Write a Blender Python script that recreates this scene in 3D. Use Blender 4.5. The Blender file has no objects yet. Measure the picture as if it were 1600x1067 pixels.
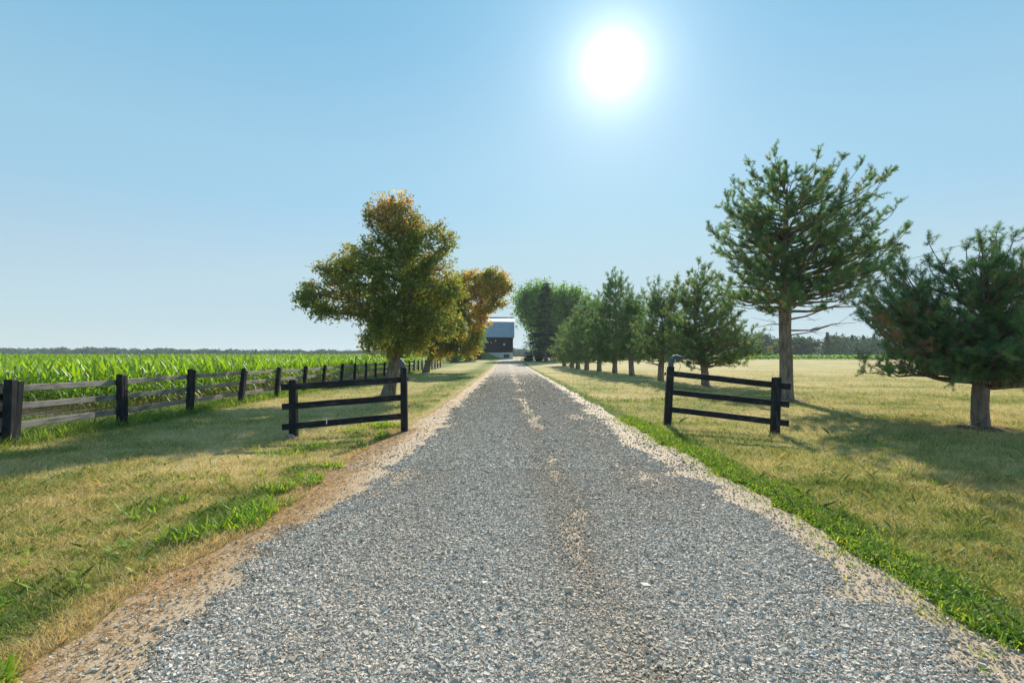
import bpy, math, random
import numpy as np
from math import radians, sin, cos, pi
S = bpy.context.scene
# ------------------------------------------------------------------ camera, sky, sun, exposure
cd = bpy.data.cameras.new("camera"); cam = bpy.data.objects.new("camera", cd)
S.collection.objects.link(cam); S.camera = cam
cam.location = (0, 0, 1.70); cam.rotation_euler = (radians(90), 0, 0)
cd.lens = 18.0; cd.sensor_width = 36.0; cd.shift_x = 0.005; cd.shift_y = 0.0141
cd.clip_start = 0.05; cd.clip_end = 6000
SUN_EL, SUN_AZ = radians(29.2), radians(11.7)          # azimuth clockwise from +Y
sdir = np.array([sin(SUN_AZ)*cos(SUN_EL), cos(SUN_AZ)*cos(SUN_EL), sin(SUN_EL)])
w = bpy.data.worlds.new("World"); S.world = w; w.use_nodes = True
nt = w.node_tree; nt.nodes.clear()
out = nt.nodes.new("ShaderNodeOutputWorld"); bg = nt.nodes.new("ShaderNodeBackground")
sky = nt.nodes.new("ShaderNodeTexSky"); sky.sky_type = 'NISHITA'; sky.sun_disc = False
sky.sun_elevation = SUN_EL; sky.sun_rotation = SUN_AZ; sky.air_density = 1.0; sky.dust_density = 0.1; sky.ozone_density = 1.6
sky.altitude = 300
bg.inputs[1].default_value = 0.10
tc = nt.nodes.new("ShaderNodeTexCoord")
dot = nt.nodes.new("ShaderNodeVectorMath"); dot.operation = 'DOT_PRODUCT'
nrm = nt.nodes.new("ShaderNodeVectorMath"); nrm.operation = 'NORMALIZE'
nt.links.new(tc.outputs['Generated'], nrm.inputs[0]); nt.links.new(nrm.outputs[0], dot.inputs[0])
dot.inputs[1].default_value = tuple(sdir)
def wm(op, a, b):
    n = nt.nodes.new("ShaderNodeMath"); n.operation = op
    for i, v in enumerate((a, b)):
        if isinstance(v, (int, float)): n.inputs[i].default_value = v
        elif v is not None: nt.links.new(v, n.inputs[i])
    return n.outputs[0]
ac = wm('ARCCOSINE', wm('MINIMUM', dot.outputs['Value'], 0.999999), None)
EXPO = 0.6; K_ = 2**-EXPO
sep = nt.nodes.new("ShaderNodeSeparateXYZ"); nt.links.new(nrm.outputs[0], sep.inputs[0])
grad = nt.nodes.new("ShaderNodeValToRGB"); nt.links.new(sep.outputs[2], grad.inputs[0])
cr = grad.color_ramp; cr.interpolation = 'EASE'
STP = [(0.0, (.58, .67, .70)), (.12, (.48, .64, .73)), (.30, (.36, .63, .79)), (.58, (.21, .53, .76)), (1.0, (.12, .34, .62))]
while len(cr.elements) < len(STP): cr.elements.new(.5)
for e, (p, c) in zip(cr.elements, STP): e.position = p; e.color = (*c, 1)
def vm(op, a, b):
    n = nt.nodes.new("ShaderNodeMix"); n.data_type = 'RGBA'; n.blend_type = op; n.inputs[0].default_value = 1.0; n.clamp_result = False
    for k, v in ((6, a), (7, b)):
        if isinstance(v, tuple): n.inputs[k].default_value = (*v, 1)
        else: nt.links.new(v, n.inputs[k])
    return n.outputs[2]
SKYS = 0.10
capped = vm('DARKEN', sky.outputs[0], (4.6, 6.8, 7.6))
base_sky = nt.nodes.new("ShaderNodeMix"); base_sky.data_type = 'RGBA'; base_sky.inputs[0].default_value = 0.82
nt.links.new(capped, base_sky.inputs[6]); nt.links.new(vm('MULTIPLY', grad.outputs[0], (K_/SKYS,)*3), base_sky.inputs[7])
# circumsolar aureole: smooth lobes round the sun's true direction
l1 = wm('MULTIPLY', wm('POWER', 2.718, wm('MULTIPLY', wm('POWER', wm('DIVIDE', ac, 0.021), 2.0), -1.0)), 8.0)
l2 = wm('MULTIPLY', wm('POWER', 2.718, wm('MULTIPLY', wm('DIVIDE', ac, 0.038), -1.0)), 1.7)
l3 = wm('MULTIPLY', wm('POWER', 2.718, wm('MULTIPLY', wm('DIVIDE', ac, 0.17), -1.0)), .26)
glow = wm('MULTIPLY', wm('ADD', wm('ADD', l1, l2), l3), K_/SKYS)
tot = vm('ADD', base_sky.outputs[2], vm('MULTIPLY', (1.0, .985, .93), glow))
bg.inputs[1].default_value = SKYS
nt.links.new(tot, bg.inputs[0]); nt.links.new(bg.outputs[0], out.inputs[0])
sl = bpy.data.lights.new("sun", 'SUN'); sl.energy = 5.0; sl.angle = radians(0.55); sl.color = (1.0, .93, .82)
so = bpy.data.objects.new("sun", sl); S.collection.objects.link(so)
from mathutils import Vector
so.rotation_euler = Vector(sdir).to_track_quat('Z', 'Y').to_euler()
S.view_settings.view_transform = 'Standard'; S.view_settings.look = 'None'
S.view_settings.gamma = 1.0; S.view_settings.exposure = EXPO
S.view_settings.use_curve_mapping = False
S.cycles.max_bounces = 8; S.cycles.diffuse_bounces = 3; S.cycles.transmission_bounces = 5
S.cycles.volume_bounces = 0; S.cycles.sample_clamp_indirect = 6
random.seed(7); RNG = np.random.default_rng(11)

# ------------------------------------------------------------------ helpers
def hash3(ix, iy, iz, seed=0):
    h = (ix.astype(np.int64)*374761393 + iy.astype(np.int64)*668265263 + iz.astype(np.int64)*2147483647 + seed*1274126177) & 0xffffffff
    h = ((h ^ (h >> 13))*1274126177) & 0xffffffff
    h = ((h ^ (h >> 16))*2246822519) & 0xffffffff
    return ((h ^ (h >> 15)) & 0xffffff)/float(0xffffff)
def noise(x, y, z=0.0, scale=1.0, seed=0):
    x = np.asarray(x, float)*scale; y = np.asarray(y, float)*scale; z = np.asarray(z, float)*scale + 0*x
    ix, iy, iz = np.floor(x), np.floor(y), np.floor(z)
    fx, fy, fz = x-ix, y-iy, z-iz
    fx, fy, fz = [f*f*(3-2*f) for f in (fx, fy, fz)]
    r = 0
    for a in (0, 1):
        for b in (0, 1):
            for c in (0, 1):
                wgt = (fx if a else 1-fx)*(fy if b else 1-fy)*(fz if c else 1-fz)
                r = r + wgt*hash3(ix+a, iy+b, iz+c, seed)
    return r
def fbm(x, y, z=0.0, scale=1.0, seed=0, o=3):
    r = 0; amp = 1; t = 0
    for k in range(o):
        r = r + amp*noise(x, y, z, scale*2**k, seed+k*17); t += amp; amp *= .5
    return r/t
def sst(a, b, x):
    t = np.clip((np.asarray(x, float)-a)/(b-a), 0, 1); return t*t*(3-2*t)

def mesh_np(name, verts, faces, mat, cols=None, attrs=None, smooth=False, parent=None, **tags):
    """verts (N,3), faces (M,k) or list of such arrays"""
    if not isinstance(faces, list): faces = [faces]
    faces = [f for f in faces if len(f)]
    me = bpy.data.meshes.new(name)
    verts = np.ascontiguousarray(verts, dtype=np.float32)
    me.vertices.add(len(verts)); me.vertices.foreach_set("co", verts.ravel())
    li = np.concatenate([f.ravel() for f in faces]).astype(np.int32)
    tot = np.concatenate([np.full(len(f), f.shape[1], np.int32) for f in faces])
    st = np.concatenate([[0], np.cumsum(tot)[:-1]]).astype(np.int32)
    me.loops.add(len(li)); me.loops.foreach_set("vertex_index", li)
    me.polygons.add(len(tot)); me.polygons.foreach_set("loop_start", st)
    try: me.polygons.foreach_set("loop_total", tot)
    except Exception: pass
    me.polygons.foreach_set("use_smooth", np.full(len(tot), smooth, dtype=bool))
    me.update(calc_edges=True)
    if cols is not None:
        a = me.color_attributes.new("col", 'FLOAT_COLOR', 'POINT')
        c4 = np.ones((len(verts), 4), np.float32); c4[:, :3] = cols
        a.data.foreach_set("color", c4.ravel())
    for k, v in (attrs or {}).items():
        a = me.attributes.new(k, 'FLOAT', 'POINT'); a.data.foreach_set("value", np.asarray(v, np.float32))
    me.materials.append(mat)
    o = bpy.data.objects.new(name, me); S.collection.objects.link(o)
    if parent: o.parent = parent
    tag(o, **tags)
    return o
def tag(o, label=None, cat=None, group=None, kind=None):
    if label: o["label"] = label
    if cat: o["category"] = cat
    if group: o["group"] = group
    if kind: o["kind"] = kind
def empty(name, loc=(0, 0, 0), rz=0, **t):
    o = bpy.data.objects.new(name, None); S.collection.objects.link(o)
    o.location = loc; o.rotation_euler = (0, 0, rz); o.empty_display_size = .2; tag(o, **t); return o

class MB:                                     # small mesh collector
    def __init__(s): s.v = []; s.f = []
    def add(s, v, f):
        n = len(s.v); s.v += [tuple(p) for p in v]; s.f += [tuple(i+n for i in q) for q in f]
    def bar(s, a, b, wdt, hgt, up=(0, 0, 1), ch=0.012, jit=0, taper=1.0):
        """chamfered board from a to b; wdt sideways, hgt along up"""
        a, b, up = Vector(a), Vector(b), Vector(up)
        d = (b-a).normalized(); sd = d.cross(up).normalized(); u = sd.cross(d).normalized()
        prof = []
        W, H, c = wdt/2, hgt/2, min(ch, wdt/3, hgt/3)
        for x, y in ((-W+c, -H), (W-c, -H), (W, -H+c), (W, H-c), (W-c, H), (-W+c, H), (-W, H-c), (-W, -H+c)): prof.append((x, y))
        L = (b-a).length; n = max(1, int(L/.35)); vs = []; fs = []
        ts = [0, min(.5*c/L, .1)] + [i/n for i in range(1, n)] + [1-min(.5*c/L, .1), 1]
        for k, t in enumerate(ts):
            e = 1 - (0.5*c/max(W, .001) if k in (0, len(ts)-1) else 0)
            tp = 1+(taper-1)*t
            jx, jy = (random.uniform(-jit, jit), random.uniform(-jit, jit)) if 1 < k < len(ts)-2 else (0, 0)
            for x, y in prof: vs.append(a+d*(L*t)+sd*(x*e*tp+jx)+u*(y*e*tp+jy))
        m = len(ts)
        for k in range(m-1):
            for i in range(8):
                j = (i+1) % 8; fs.append((k*8+i, k*8+j, k*8+8+j, k*8+8+i))
        fs.append(tuple(range(7, -1, -1))); fs.append(tuple((m-1)*8+i for i in range(8)))
        s.add(vs, fs)
    def tube(s, pts, rad, n=8, cap=True, rough=0, seed=0):
        v, f = tube_arrays(np.array(pts, float), np.array(rad, float) if hasattr(rad, '__len__') else np.full(len(pts), rad), n, rough, seed)
        s.add(v.tolist(), f.tolist())
        if cap:
            N = len(s.v)-len(v); s.f.append(tuple(N+i for i in range(n-1, -1, -1))); s.f.append(tuple(N+len(v)-n+i for i in range(n)))
    def box(s, c, sz): s.bar((c[0], c[1]-sz[1]/2, c[2]), (c[0], c[1]+sz[1]/2, c[2]), sz[0], sz[2])
    def build(s, name, mat, parent=None, smooth=False, **t):
        me = bpy.data.meshes.new(name); me.from_pydata(s.v, [], s.f); me.update()
        if smooth: me.polygons.foreach_set("use_smooth", [True]*len(me.polygons))
        me.materials.append(mat); o = bpy.data.objects.new(name, me); S.collection.objects.link(o)
        if parent: o.parent = parent
        tag(o, **t); return o
def tube_arrays(P, R, n, rough=0, seed=0):
    T = np.gradient(P, axis=0); T /= np.linalg.norm(T, axis=1)[:, None]+1e-9
    ref = np.array([1., 0, 0]) if abs(T[0, 0]) < .8 else np.array([0, 1., 0])
    u = np.cross(T[0], ref); u /= np.linalg.norm(u); V = []
    ang = np.arange(n)*2*pi/n
    for k in range(len(P)):
        u = u-T[k]*np.dot(u, T[k]); u /= np.linalg.norm(u)+1e-9; v = np.cross(T[k], u)
        r = np.full(n, R[k])
        if rough: r = r*(1+rough*(noise(np.cos(ang)*2+seed, np.sin(ang)*2, P[k, 2]*2.2)-.5)*2)
        V.append(P[k]+np.outer(np.cos(ang)*r, u)+np.outer(np.sin(ang)*r, v))
    F = []
    for k in range(len(P)-1):
        for i in range(n):
            j = (i+1) % n; F.append((k*n+i, k*n+j, k*n+n+j, k*n+n+i))
    return np.concatenate(V), np.array(F)

# ------------------------------------------------------------------ materials
class NT:
    def __init__(s, name):
        s.m = bpy.data.materials.new(name); s.m.use_nodes = True; s.t = s.m.node_tree; s.t.nodes.clear()
        s.o = s.n("OutputMaterial")
    def n(s, typ, **kw):
        x = s.t.nodes.new("ShaderNode"+typ)
        for k, v in kw.items(): setattr(x, k, v)
        return x
    def l(s, a, b): s.t.links.new(a, b)
    def setin(s, sock, v):
        if hasattr(v, 'is_output') or isinstance(v, bpy.types.NodeSocket): s.l(v, sock)
        elif isinstance(v, (tuple, list)) and len(v) == 3 and sock.type == 'RGBA': sock.default_value = (*v, 1)
        else: sock.default_value = v
    def mix(s, f, a, b, blend='MIX'):
        x = s.n("Mix", data_type='RGBA', blend_type=blend); s.setin(x.inputs[0], f); s.setin(x.inputs[6], a); s.setin(x.inputs[7], b); return x.outputs[2]
    def math(s, op, a, b=0.0, clamp=False):
        x = s.n("Math", operation=op); x.use_clamp = clamp; s.setin(x.inputs[0], a); s.setin(x.inputs[1], b); return x.outputs[0]
    def ramp(s, f, stops):
        x = s.n("ValToRGB"); e = x.color_ramp.elements
        while len(e) < len(stops): e.new(.5)
        for k, (p, c) in enumerate(stops): e[k].position = p; e[k].color = (*c, 1) if len(c) == 3 else c
        s.l(f, x.inputs[0]); return x.outputs[0]
    def obj(s): return s.n("TexCoord").outputs['Object']
    def mapped(s, sc):
        m = s.n("Mapping"); s.l(s.obj(), m.inputs[0]); m.inputs['Scale'].default_value = sc; return m.outputs[0]
    def noise(s, sc, vec=None, det=3, rough=.55):
        x = s.n("TexNoise"); x.inputs['Scale'].default_value = sc; x.inputs['Detail'].default_value = det; x.inputs['Roughness'].default_value = rough
        s.l(vec or s.obj(), x.inputs['Vector']); return x.outputs['Fac']
    def attr(s, name, col=False):
        x = s.n("Attribute"); x.attribute_name = name; return x.outputs['Color' if col else 'Fac']
    def bump(s, h, strength=.5, dist=.02, normal=None):
        b = s.n("Bump"); b.inputs['Strength'].default_value = strength; b.inputs['Distance'].default_value = dist; s.l(h, b.inputs['Height'])
        if normal is not None: s.l(normal, b.inputs['Normal'])
        return b.outputs[0]
    def pbr(s, col, rough=.8, normal=None, spec=.3, metal=0):
        b = s.n("BsdfPrincipled"); s.setin(b.inputs['Base Color'], col); s.setin(b.inputs['Roughness'], rough)
        b.inputs['Specular IOR Level'].default_value = spec; b.inputs['Metallic'].default_value = metal
        if normal is not None: s.l(normal, b.inputs['Normal'])
        s.l(b.outputs[0], s.o.inputs[0]); return s.m
    def leaf(s, col, trans=.45, gloss=.08, tcol=None, groughness=.5):
        d = s.n("BsdfDiffuse"); t = s.n("BsdfTranslucent"); g = s.n("BsdfGlossy"); g.inputs['Roughness'].default_value = groughness
        s.setin(d.inputs[0], col); s.setin(t.inputs[0], tcol if tcol is not None else col)
        g.inputs[0].default_value = (.8, .85, .8, 1)
        m1 = s.n("MixShader"); m1.inputs[0].default_value = trans; s.l(d.outputs[0], m1.inputs[1]); s.l(t.outputs[0], m1.inputs[2])
        m2 = s.n("MixShader"); m2.inputs[0].default_value = gloss; s.l(m1.outputs[0], m2.inputs[1]); s.l(g.outputs[0], m2.inputs[2])
        s.l(m2.outputs[0], s.o.inputs[0]); return s.m
def leafmat(name, trans=.45, gloss=.06, tmul=(1.3, 1.35, .7)):
    q = NT(name); c = q.attr('col', True); t = q.mix(1.0, c, tmul, 'MULTIPLY'); return q.leaf(c, trans, gloss, t)
M = {}
M['grass_blade'] = leafmat('grass_blade_mat', .42, .05, (1.25, 1.2, .75))
M['weed'] = leafmat('weed_leaf_mat', .45, .02, (1.6, 1.6, .4))
M['maple'] = leafmat('maple_leaf_mat', .5, .04, (1.5, 1.4, .75))
M['green_leaf'] = leafmat('green_leaf_mat', .4, .05, (1.3, 1.5, .7))
M['needle'] = leafmat('pine_needle_mat', .38, .04, (1.3, 1.4, .8))
M['corn'] = leafmat('corn_leaf_mat', .5, .05, (1.9, 1.7, .32))
def ground_mat():
    q = NT('lawn_mat'); dry = q.attr('dry'); soil = q.attr('soil')
    n1 = q.noise(28, det=4, rough=.7); n2 = q.noise(3.2, det=4); n3 = q.noise(140, det=2)
    f = q.math('ADD', dry, q.math('MULTIPLY', q.math('SUBTRACT', n1, .5), .9)); f = q.math('ADD', f, q.math('MULTIPLY', q.math('SUBTRACT', n2, .5), .5), True)
    c = q.ramp(f, [(0, (.12, .17, .03)), (.35, (.26, .27, .07)), (.62, (.48, .40, .16)), (1, (.64, .50, .26))])
    c = q.mix(q.math('MULTIPLY', n3, .45), c, (.16, .13, .05))
    c = q.mix(soil, c, q.ramp(n1, [(.2, (.20, .12, .07)), (.8, (.42, .28, .17))]))
    return q.pbr(c, .95, q.bump(q.math('ADD', n1, q.math('MULTIPLY', n3, .6)), .8, .03), .1)
M['lawn'] = ground_mat()
def drive_mat(name='driveway_mat'):
    q = NT(name); g = q.attr('gravel'); st = q.attr('straw'); du = q.attr('dust')
    v = q.n("TexVoronoi"); v.inputs['Scale'].default_value = 52; v.inputs['Randomness'].default_value = 1; q.l(q.obj(), v.inputs['Vector'])
    v2 = q.n("TexVoronoi"); v2.inputs['Scale'].default_value = 80; q.l(q.obj(), v2.inputs['Vector'])
    rv = q.n("SeparateColor"); q.l(v.outputs['Color'], rv.inputs[0])
    stone = q.ramp(rv.outputs[0], [(0, (.19, .18, .17)), (.35, (.30, .285, .26)), (.7, (.44, .41, .37)), (1, (.62, .58, .50))])
    edge = q.ramp(v.outputs['Distance'], [(.25, (1, 1, 1)), (.62, (.45, .42, .38))])
    stone = q.mix(du, stone, (.58, .45, .33)); stone = q.mix(1.0, stone, edge, 'MULTIPLY')
    ns = q.noise(9, det=5, rough=.7); nf = q.noise(120, det=2)
    sand = q.ramp(ns, [(.25, (.42, .30, .18)), (.6, (.56, .42, .27)), (.85, (.64, .50, .35))])
    sand = q.mix(q.math('MULTIPLY', nf, .5), sand, (.30, .22, .15))
    strw = q.ramp(q.noise(45, det=3), [(.3, (.30, .17, .07)), (.7, (.56, .36, .17))])
    sand = q.mix(st, sand, strw)
    gm = q.math('SUBTRACT', g, q.math('MULTIPLY', rv.outputs[1], .999)); gm = q.math('GREATER_THAN', gm, 0.0)
    c = q.mix(gm, sand, stone)
    inv = q.math('SUBTRACT', 1.0, v.outputs['Distance']); h = q.math('MULTIPLY', inv, gm)
    h = q.math('ADD', h, q.math('MULTIPLY', nf, .25))
    return q.pbr(c, .85, q.bump(h, .9, .02), .25)
M['drive'] = drive_mat()
q = NT('gravel_stone_mat'); M['stone'] = q.pbr(q.mix(q.math('MULTIPLY', q.noise(90), .3), q.attr('col', True), (.18, .18, .18)), .85, None, .12)
def bark(name, c1, c2, sc=(9, 9, 2.2)):
    q = NT(name); n = q.noise(1.0, q.mapped(sc), 5, .7); n2 = q.noise(3.0, q.mapped(sc), 3)
    c = q.ramp(n, [(.3, c1), (.62, c2)]); return q.pbr(c, .95, q.bump(q.math('ADD', n, n2), 1.0, .05), .1)
M['bark_pine'] = bark('pine_bark_mat', (.08, .06, .05), (.34, .27, .22))
M['bark_maple'] = bark('maple_bark_mat', (.07, .06, .05), (.26, .22, .185), (12, 12, 3))
def painted(name, dark, worn, thr, sc):
    q = NT(name); n = q.noise(1.0, q.mapped(sc), 5, .65); n2 = q.noise(2.3, None, 3)
    f = q.math('ADD', n, q.math('MULTIPLY', q.math('SUBTRACT', n2, .5), .6))
    c = q.ramp(f, [(thr-.12, dark), (thr+.14, worn)])
    return q.pbr(c, .75, q.bump(n, .6, .008), .25)
M['post'] = painted('post_paint_mat', (.012, .013, .017), (.055, .05, .05), .60, (14, 14, 3))
M['rail'] = painted('weathered_rail_mat', (.09, .08, .08), (.30, .26, .23), .42, (30, 2.5, 30))
M['gate_rail'] = painted('gate_rail_mat', (.010, .012, .017), (.06, .058, .06), .62, (3, 14, 20))
def plain(name, c1, c2, sc=6, rough=.7, metal=0, spec=.3):
    q = NT(name); n = q.noise(sc, None, 4); return q.pbr(q.ramp(n, [(.3, c1), (.7, c2)]), rough, q.bump(n, .3, .01), spec, metal)
M['fixture'] = plain('fixture_metal_mat', (.05, .06, .075), (.14, .155, .18), 30, .6, .2)
M['wire'] = plain('wire_mat', (.02, .02, .02), (.06, .06, .06), 20)
M['white_tag'] = plain('white_plastic_mat', (.6, .6, .6), (.8, .8, .8), 20)
M['rock'] = plain('rock_mat', (.16, .13, .10), (.36, .31, .25), 14, .9)
M['pale_rock'] = plain('pale_rock_mat', (.30, .29, .28), (.60, .57, .55), 2.5, .9)
M['pole'] = bark('pole_wood_mat', (.10, .09, .09), (.24, .21, .20), (10, 10, 1))
M['soil'] = plain('bark_mulch_mat', (.06, .035, .025), (.22, .13, .09), 22, 1)

# ------------------------------------------------------------------ terrain
def rise(y): return 0.74*sst(62, 150, y)
def gz(x, y):
    x = np.asarray(x, float); y = np.asarray(y, float)
    off = sst(3.2, 5.5, np.abs(x-.3))
    z = rise(y) + off*((fbm(x, y, 0, .28, 3)-.5)*.07*sst(0, 30, y+12) - .05*sst(5, 9, -x) + (noise(x, y, 0, 1.4, 9)-.5)*.035*(np.abs(y) < 60))
    z = z - .05*sst(2.9, 3.9, -x)*(1-sst(5.5, 8, -x)) - .03*sst(3.4, 4.2, x)*(1-sst(5.5, 7, x))
    return z
def gz1(x, y): return float(gz(np.array([x]), np.array([y]))[0])
# driveway edges (metres, from the centre line of view); grass boundary and gravel boundary
YK = [0, 2.67, 3.76, 4.86, 6.7, 9.6, 13, 16.6, 25, 40, 70, 140]
GL = [-2.0, -1.90, -1.95, -1.92, -1.90, -1.45, -1.5, -1.6, -1.55, -1.55, -1.6, -1.8]     # gravel left
EL = [-2.5, -2.55, -2.72, -2.45, -2.5, -2.55, -2.3, -2.15, -2.1, -2.05, -1.95, -2.1]     # grass left
GR = [2.3, 2.40, 2.52, 2.58, 2.56, 2.25, 2.4, 2.5, 2.65, 2.8, 2.9, 3.2]                  # gravel right
ER = [3.2, 3.15, 2.95, 3.09, 3.15, 3.08, 3.05, 3.05, 3.1, 3.15, 3.15, 3.4]               # grass right
def edge(K, y, s):
    y = np.asarray(y, float)
    return np.interp(y, YK, K) + (fbm(y, 0*y+s, 0, 1.3, s, 3)-.5)*.36 + (noise(y, 0*y+s, 0, 7, s)-.5)*.08
def eL(y): return edge(EL, y, 5)
def eR(y): return edge(ER, y, 6)
def gravel_amt(x, y):
    gl, gr = edge(GL, y, 7), edge(GR, y, 8)
    a = np.minimum(x-gl, gr-x)
    m = sst(-.18, .22, a+(fbm(x, y, 0, 2.2, 31)-.5)*.6)
    # worn sandy streaks down the middle and to the right
    c = np.exp(-((x-.62-(fbm(y, 0*y, 0, .5, 44)-.5)*.5)/.26)**2)
    c = c*(sst(.34, .62, fbm(x, y*.35, 0, 1.6, 41))*.55+.22)
    r = np.exp(-((x-1.9)/.55)**2)*sst(4.6, 7.0, y)*(1-sst(12, 22, y))*.75*sst(.18, .65, fbm(x, y*.6, 0, 1.3, 47))
    l = np.exp(-((x+1.45)/.35)**2)*sst(.5, .75, fbm(x, y*.5, 0, 1.8, 49))*.7
    return np.clip(m*(1-c)*(1-r)*(1-l)*(1-.22*sst(.35, .7, fbm(x, y*.5, 0, .8, 52))), 0, 1)*(.93)
def dust(x, y):
    """tan dust caught in the packed tracks"""
    a = np.exp(-((x-.62)/.40)**2)*.62+np.exp(-((x-1.75)/.55)**2)*.6*sst(4, 7, y)+np.exp(-((x+1.0)/.40)**2)*.35
    return np.clip(a*(.35+1.1*fbm(x, y*.3, 0, 1.1, 55))+.10*fbm(x, y, 0, .7, 56)+.28*sst(7, 22, y)*(.5+noise(x, y*.3, 0, 1.5, 58)), 0, .8)
def lawn_attr(x, y):
    dl = eL(y)-x; dr = x-eR(y)
    dry = .55+(fbm(x, y*.8, 0, .45, 60)-.5)*.7+(fbm(x*.35, y*1.8, 0, .9, 61)-.5)*.5
    dry = dry+.14*sst(15, 60, y)*(x > 0)+(noise(x, y, 0, 3.1, 64)-.5)*.35*(y < 40)
    # green strips along both edges of the drive and the fence line, patchy on the left
    gr = np.exp(-((dr-.12)/.26)**2)*(.8+.5*(noise(x, y, 0, 2, 5)))
    gl = np.exp(-((dl-.55)/.26)**2)*sst(.46, .70, fbm(x, y, 0, 1.3, 66))*.6
    nearl = sst(.56, .72, fbm(x, y, 0, 1.1, 67))*(1-sst(9, 13, y))*(x < 0)*.22*(dl > .3)
    fe = sst(-9.0, -10.2, x)*0 + sst(8.9, 10.0, -x)*.75
    mid = np.exp(-((x+3.6)/1.0)**2)*sst(12, 30, y)*.45
    dry = dry-gr*1.1-gl-nearl-fe-mid
    sd = sst(11.4, 12.2, -x)*sst(14.2, 15.2, y)*(1-.4*noise(x, y, 0, 1.2, 3))
    straw = np.exp(-((dl-.12)/.25)**2)*.9
    dry = np.maximum(dry, straw)
    return np.clip(dry, 0, 1), np.clip(sd+.6*np.exp(-((dl-.02)/.16)**2), 0, 1)
def spaced(lo, hi, s0, g):
    v = [0.0]
    while v[-1] < hi: v.append(v[-1]+s0+v[-1]*g)
    p = np.array(v); v = [0.0]
    while v[-1] > lo: v.append(v[-1]-s0+v[-1]*g)
    return np.unique(np.concatenate([p, np.array(v)]))
def grid_mesh(name, X, Y, Z, mat, attrs, **t):
    ny, nx = X.shape; i = np.arange(ny*nx).reshape(ny, nx)
    F = np.stack([i[:-1, :-1].ravel(), i[:-1, 1:].ravel(), i[1:, 1:].ravel(), i[1:, :-1].ravel()], 1)
    return mesh_np(name, np.stack([X.ravel(), Y.ravel(), Z.ravel()], 1), F, mat, None, {k: v.ravel() for k, v in attrs.items()}, True, **t)
xs = spaced(-2600, 2600, .12, .018); ys = spaced(-60, 4200, .12, .015)
X, Y = np.meshgrid(xs, ys)
D, So = lawn_attr(X, Y)
Z = gz(X, Y)-.05*(np.abs(X-.3) < 1.6)*(Y < 132)*(Y > -30)
grid_mesh('ground', X, Y, Z, M['lawn'], dict(dry=D, soil=So), kind='structure', label='dry yellow-green mown lawn stretching to the fields', )
# driveway
yr = spaced(-6, 133, .045, .006); yr = yr[yr >= -6]
u = np.linspace(0, 1, 110)
L_, R_ = eL(yr), eR(yr)
X = L_[:, None]*(1-u)+R_[:, None]*u; Y = np.repeat(yr[:, None], len(u), 1)
crown = .022*np.clip(1-((X-.3)/2.7)**2, 0, 1)
G = gravel_amt(X, Y)
Z = gz(X*0+.3, Y)+.004+crown+(noise(X, Y, 0, 3, 70)-.5)*.012*(u*(1-u)*4)
ST = np.exp(-((X-L_[:, None]-.1)/.42)**2)*sst(.25, .6, fbm(X, Y, 0, 1.5, 77))
grid_mesh('driveway', X, Y, Z, M['drive'], dict(gravel=G, straw=ST, dust=dust(X, Y)), kind='structure', label='long straight grey gravel driveway with sandy shoulders')
# gravel yard across the end of the drive
X, Y = np.meshgrid(np.linspace(-16, 26, 60), np.linspace(133, 147, 30))
grid_mesh('gravel_yard', X, Y, gz(X*0+.3, Y)+.012+0*X, M['drive'], dict(gravel=.75+0*X, straw=0*X, dust=.3+0*X), kind='structure', label='gravel yard in front of the barn')

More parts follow.
